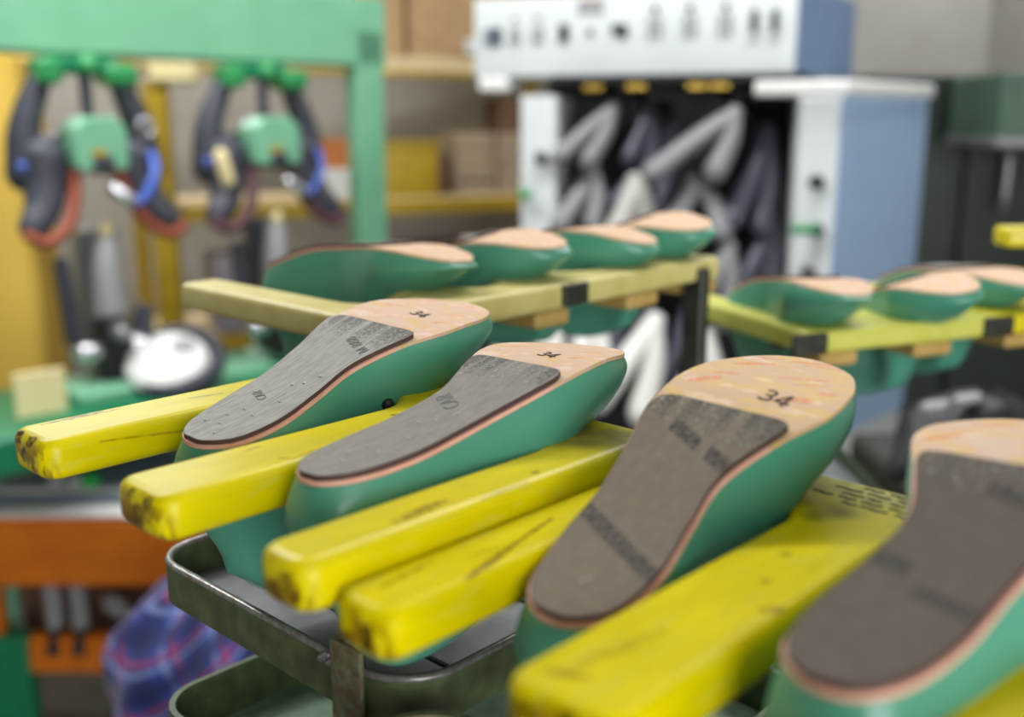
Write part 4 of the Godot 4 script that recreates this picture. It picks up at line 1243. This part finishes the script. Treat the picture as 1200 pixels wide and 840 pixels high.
func build_shelf() -> void:
	# the shelving behind the machines: local x runs along it from left to right
	var t := deg_to_rad(24.0)
	var o := thing("storage_shelf", "yellow edged shelving with pale boards behind the green frame machine", "shelf", Vector3(-0.5, 0, -3.75), t)
	for y in [1.6, 1.15, 0.72]:
		part("shelf_board", box(Vector3(0, y + 0.02, -0.1), Vector3(1.5, 0.025, 0.42), 0.003), M.board_wood, o)
		part("edge_rail", box(Vector3(0, y, 0.115), Vector3(1.5, 0.05 if y < 1.5 else 0.02, 0.015), 0.003), M.yellow_paint, o)
	part("front_lip", box(Vector3(0, 1.632, 0.115), Vector3(1.5, 0.05, 0.016), 0.003), M.board_wood, o)
	for q in [[0.76, 0.115], [-0.76, -0.3], [0.76, -0.3]]:
		part("upright", box(Vector3(q[0], 1.1, q[1]), Vector3(0.05, 2.2, 0.04), 0.004), M.yellow_paint, o)
	var b := Basis(Vector3.UP, t)
	var P := func(x: float, y: float, z: float) -> Vector3: return Vector3(-0.5, y, -3.75) + b * Vector3(x, 0, z)
	boxed("cardboard_box", "tall tan cardboard box on the upper shelf beside the green column", "box", P.call(0.06, 1.7825, -0.02), Vector3(0.1, 0.28, 0.2), t, M.cardboard, "boxes on the upper shelf")
	boxed("cardboard_box", "wide tan cardboard box on the upper shelf behind the white control head", "box", P.call(0.33, 1.7825, -0.06), Vector3(0.4, 0.28, 0.26), t, M.cardboard, "boxes on the upper shelf")
	boxed("label_card", "pinkish white card standing before the wide cardboard box", "card", P.call(0.36, 1.697, 0.09), Vector3(0.07, 0.05, 0.01), t, M.white_plastic)
	var bin := thing("storage_bin", "orange yellow storage bin on the lower shelf beside the green column", "bin", P.call(0.12, 1.1825, -0.02), t)
	part("body", prism([Vector2(-0.1, -0.12), Vector2(0.1, -0.12), Vector2(0.1, 0.12), Vector2(-0.1, 0.12)], 0.0, 0.18, 0.01, 0.004), M.yellow_paint, bin)
	part("rim", box(Vector3(0, 0.18, 0), Vector3(0.22, 0.02, 0.26), 0.004), M.yellow_paint, bin)
	var rng := RandomNumberGenerator.new()
	rng.seed = 21
	var lab: Array = ["lowest paper packet of the left pile on the lower shelf", "second paper packet of the left pile on the lower shelf", "third paper packet of the left pile on the lower shelf", "topmost paper packet of the left pile on the lower shelf", "lowest paper packet of the right pile on the lower shelf", "second paper packet of the right pile on the lower shelf", "third paper packet of the right pile on the lower shelf", "topmost paper packet of the right pile on the lower shelf"]
	for k in 8:
		var x: float = 0.36 if k < 4 else 0.53
		boxed("paper_packet", "folded brown " + lab[k], "packet", P.call(x + rng.randf_range(-0.008, 0.008), 1.1825 + 0.055 * (k % 4) + 0.0265, rng.randf_range(-0.03, 0.0)), Vector3(0.15, 0.053, 0.2), t + rng.randf_range(-0.1, 0.1), M.paper, "paper packets")
	boxed("dark_box", "small dark brown box on top of the right pile of packets", "box", P.call(0.54, 1.4625, -0.03), Vector3(0.12, 0.12, 0.15), t, M.cardboard_dark)
	boxed("dark_carton", "dark carton between the yellow bin and the paper packets", "box", P.call(0.25, 1.2425, -0.05), Vector3(0.05, 0.12, 0.2), t, M.cardboard_dark)
	boxed("white_carton", "white carton on the lower shelf left of the green column", "box", P.call(-0.14, 1.2325, 0.0), Vector3(0.14, 0.1, 0.16), t, M.white_plastic)
	boxed("orange_box", "small orange brown box on the white carton", "box", P.call(-0.13, 1.3325, 0.0), Vector3(0.08, 0.1, 0.1), t, mat(c8(190, 116, 60), 0.8))
	boxed("grey_carton", "lilac grey carton on the bottom shelf behind the right press head", "box", P.call(-0.45, 0.878, 0.0), Vector3(0.25, 0.25, 0.24), t, mat(c8(140, 132, 138), 0.8))
	boxed("brown_carton", "reddish brown carton on the bottom shelf behind the right press head", "box", P.call(-0.1, 0.868, 0.0), Vector3(0.36, 0.23, 0.26), t, mat(c8(140, 100, 80), 0.85))
	boxed("brown_carton", "dark brown carton on the bottom shelf under the paper packets", "box", P.call(0.4, 0.878, 0.0), Vector3(0.56, 0.25, 0.26), t, M.cardboard_dark)
	# free-standing yellow post with a cream head, between the press heads
	var p := thing("yellow_post", "slim yellow post with a cream block on top between the press heads", "post", Vector3(-1.09, 0, -3.3))
	part("shaft", box(Vector3(0, 0.78, 0), Vector3(0.07, 1.56, 0.05), 0.004), M.yellow_paint, p)
	part("head_block", box(Vector3(0.07, 1.585, 0.03), Vector3(0.14, 0.06, 0.06), 0.01), M.cream, p)
	# big yellow panel at the far left
	var y := thing("yellow_cabinet", "tall ochre yellow cabinet at the left picture edge behind the green frame", "cabinet", Vector3(-1.69, 0, -3.2), deg_to_rad(10.0))
	part("body", box(Vector3(0, 0.82, 0), Vector3(0.5, 1.64, 0.3), 0.02), M.yellow_panel, y)

func build_right_side() -> void:
	# dark green cabinet with an open front
	var o := thing("tool_cabinet", "dark green steel cabinet with a dark front and a grey handle", "cabinet", Vector3(1.4, 0, -3.0))
	part("body", box(Vector3(0.04, 0.785, -0.1), Vector3(0.9, 1.57, 0.3), 0.006), M.cabinet_green, o)
	var door := part("door", box(Vector3(0.02, 0.75, 0.065), Vector3(0.34, 1.3, 0.02), 0.006), M.cabinet_green, o)
	part("side_strip", box(Vector3(0.3, 0.7, 0.08), Vector3(0.2, 1.4, 0.05), 0.006), M.cabinet_mid, o)
	part("door_handle", tube(smooth_path([Vector3(-0.05, 1.37, 0.075), Vector3(-0.05, 1.36, 0.11), Vector3(-0.055, 1.22, 0.11), Vector3(-0.06, 1.21, 0.075)], 5), 0.013, 8), M.steel, door)
	var hd := thing("wall_box", "grey green box with a bright lower edge in front of the dark cabinet top", "box", Vector3(1.42, 1.395, -2.72))
	part("body", box(Vector3(0, 0.085, 0), Vector3(0.5, 0.16, 0.3), 0.006), M.cabinet_mid, hd)
	part("lower_edge", box(Vector3(0, 0.0, 0.01), Vector3(0.52, 0.024, 0.31), 0.004), M.steel, hd)
	part("bracket", box(Vector3(0.1, -0.08, -0.12), Vector3(0.04, 0.16, 0.04), 0.004), M.cabinet_green, hd)
	# dark cloth with pale lettering on a low machine bed behind the nearest last
	var bed := thing("machine_bed", "low dark olive machine bed in front of the blue side panel", "machine", Vector3(1.05, 0, -1.6))
	part("top", box(Vector3(0, 0.88, 0), Vector3(0.9, 0.06, 0.36), 0.01), M.dark_steel, bed)
	for s in [-0.4, 0.4]:
		part("leg", box(Vector3(s, 0.425, 0), Vector3(0.08, 0.85, 0.3), 0.006), M.dark_steel, bed)
	var g := thing("dark_cloth", "crumpled black cloth with pale patches lying on the dark machine bed", "cloth", Vector3(0.73, 0.91, -1.58))
	var n := FastNoiseLite.new()
	n.seed = 12
	n.frequency = 9.0
	var rows: Array = []
	for i in 15:
		var v := i / 14.0
		var row: Array = []
		for k in 41:
			var ang := TAU * k / 40.0
			var rad := (0.14 * sqrt(clampf(1.0 - v * v, 0.0, 1.0)) + 0.012 * sin(ang * 3.0 + v * 4.0)) * (1.0 if i < 14 else 0.0)
			row.append(Vector3(cos(ang) * rad, 0.125 * v + 0.02 * v * n.get_noise_2d(cos(ang) * 0.1, sin(ang) * 0.1 + v * 0.2), sin(ang) * rad * 0.6))
		rows.append(row)
	var st := tool()
	add_grid(st, rows, [], func(p: Vector3) -> Vector3: return p + Vector3(0, 0.02, 0))
	part("body", done(st), M.black, g)
	for k in [[-0.085, 0.112, 0.045], [-0.035, 0.122, 0.04]]:
		part("patch", limb([Vector3(k[0] - 0.01, k[1], k[2]), Vector3(k[0] + 0.012, k[1] + 0.004, k[2])], [0.013, 0.011], 10, 0.7), M.grey_plastic, g)

func build_cloth() -> void:
	# checked shirt thrown over a stand
	var W := 512
	var im := Image.create(W, W, false, Image.FORMAT_RGB8)
	for y in W:
		for x in W:
			var c := c8(36, 56, 124)
			var fx := fposmod(x / 128.0, 1.0)
			var fy := fposmod(y / 128.0, 1.0)
			for e in [fx, fy]:
				if e < 0.34:
					c = c.lerp(c8(18, 26, 70), 0.6)
				elif e > 0.5 and e < 0.62:
					c = c.lerp(c8(200, 60, 92), 0.5)
				elif e > 0.7 and e < 0.8:
					c = c.lerp(c8(186, 192, 222), 0.45)
			im.set_pixel(x, y, c)
	var m := mat(Color.WHITE, 0.9)
	m.albedo_texture = ImageTexture.create_from_image(im)
	m.rim_enabled = true
	m.rim = 0.3
	var o := thing("checked_shirt", "crumpled blue and red checked shirt hanging behind the front trays", "shirt", Vector3(-0.47, 0, -1.55))
	var g: Array = []
	var uv: Array = []
	var n := FastNoiseLite.new()
	n.seed = 4
	n.frequency = 1.0
	var rows := 50
	var cols := 72
	for i in rows + 1:
		var v := float(i) / rows
		var r: Array = []
		var u: Array = []
		for k in cols + 1:
			var a := TAU * k / cols
			var yy := 0.79 * (1.0 - v) if v > 0.06 else 0.79 - 0.79 * 0.06 * pow(v / 0.06, 2.0)
			var rad := 0.21 * pow(sin(minf(v * 4.2, 1.0) * PI * 0.5), 0.8)
			if v > 0.26:
				rad *= 1.0 - 0.35 * smoothstep(0.26, 0.6, v)
			var fold := 0.014 * sin(a * 5.0 + v * 9.0) + 0.01 * sin(a * 11.0 - v * 15.0) + 0.012 * n.get_noise_3d(cos(a) * 2.0, v * 5.0, sin(a) * 2.0)
			rad = maxf(rad + fold * clampf(v * 8.0, 0, 1), 0.0)
			r.append(Vector3(cos(a) * rad + 0.06 * (1.0 - v) - 0.02, yy, sin(a) * rad * 0.75))
			u.append(Vector2(k / float(cols) * 3.0 + v * 1.3, v * 2.4 + 0.3 * sin(a * 2.0)))
		g.append(r)
		uv.append(u)
	var st := tool()
	add_grid(st, g, uv, func(p: Vector3) -> Vector3: return Vector3(p.x, 0.1, p.z))
	part("cloth", done(st), m, o)
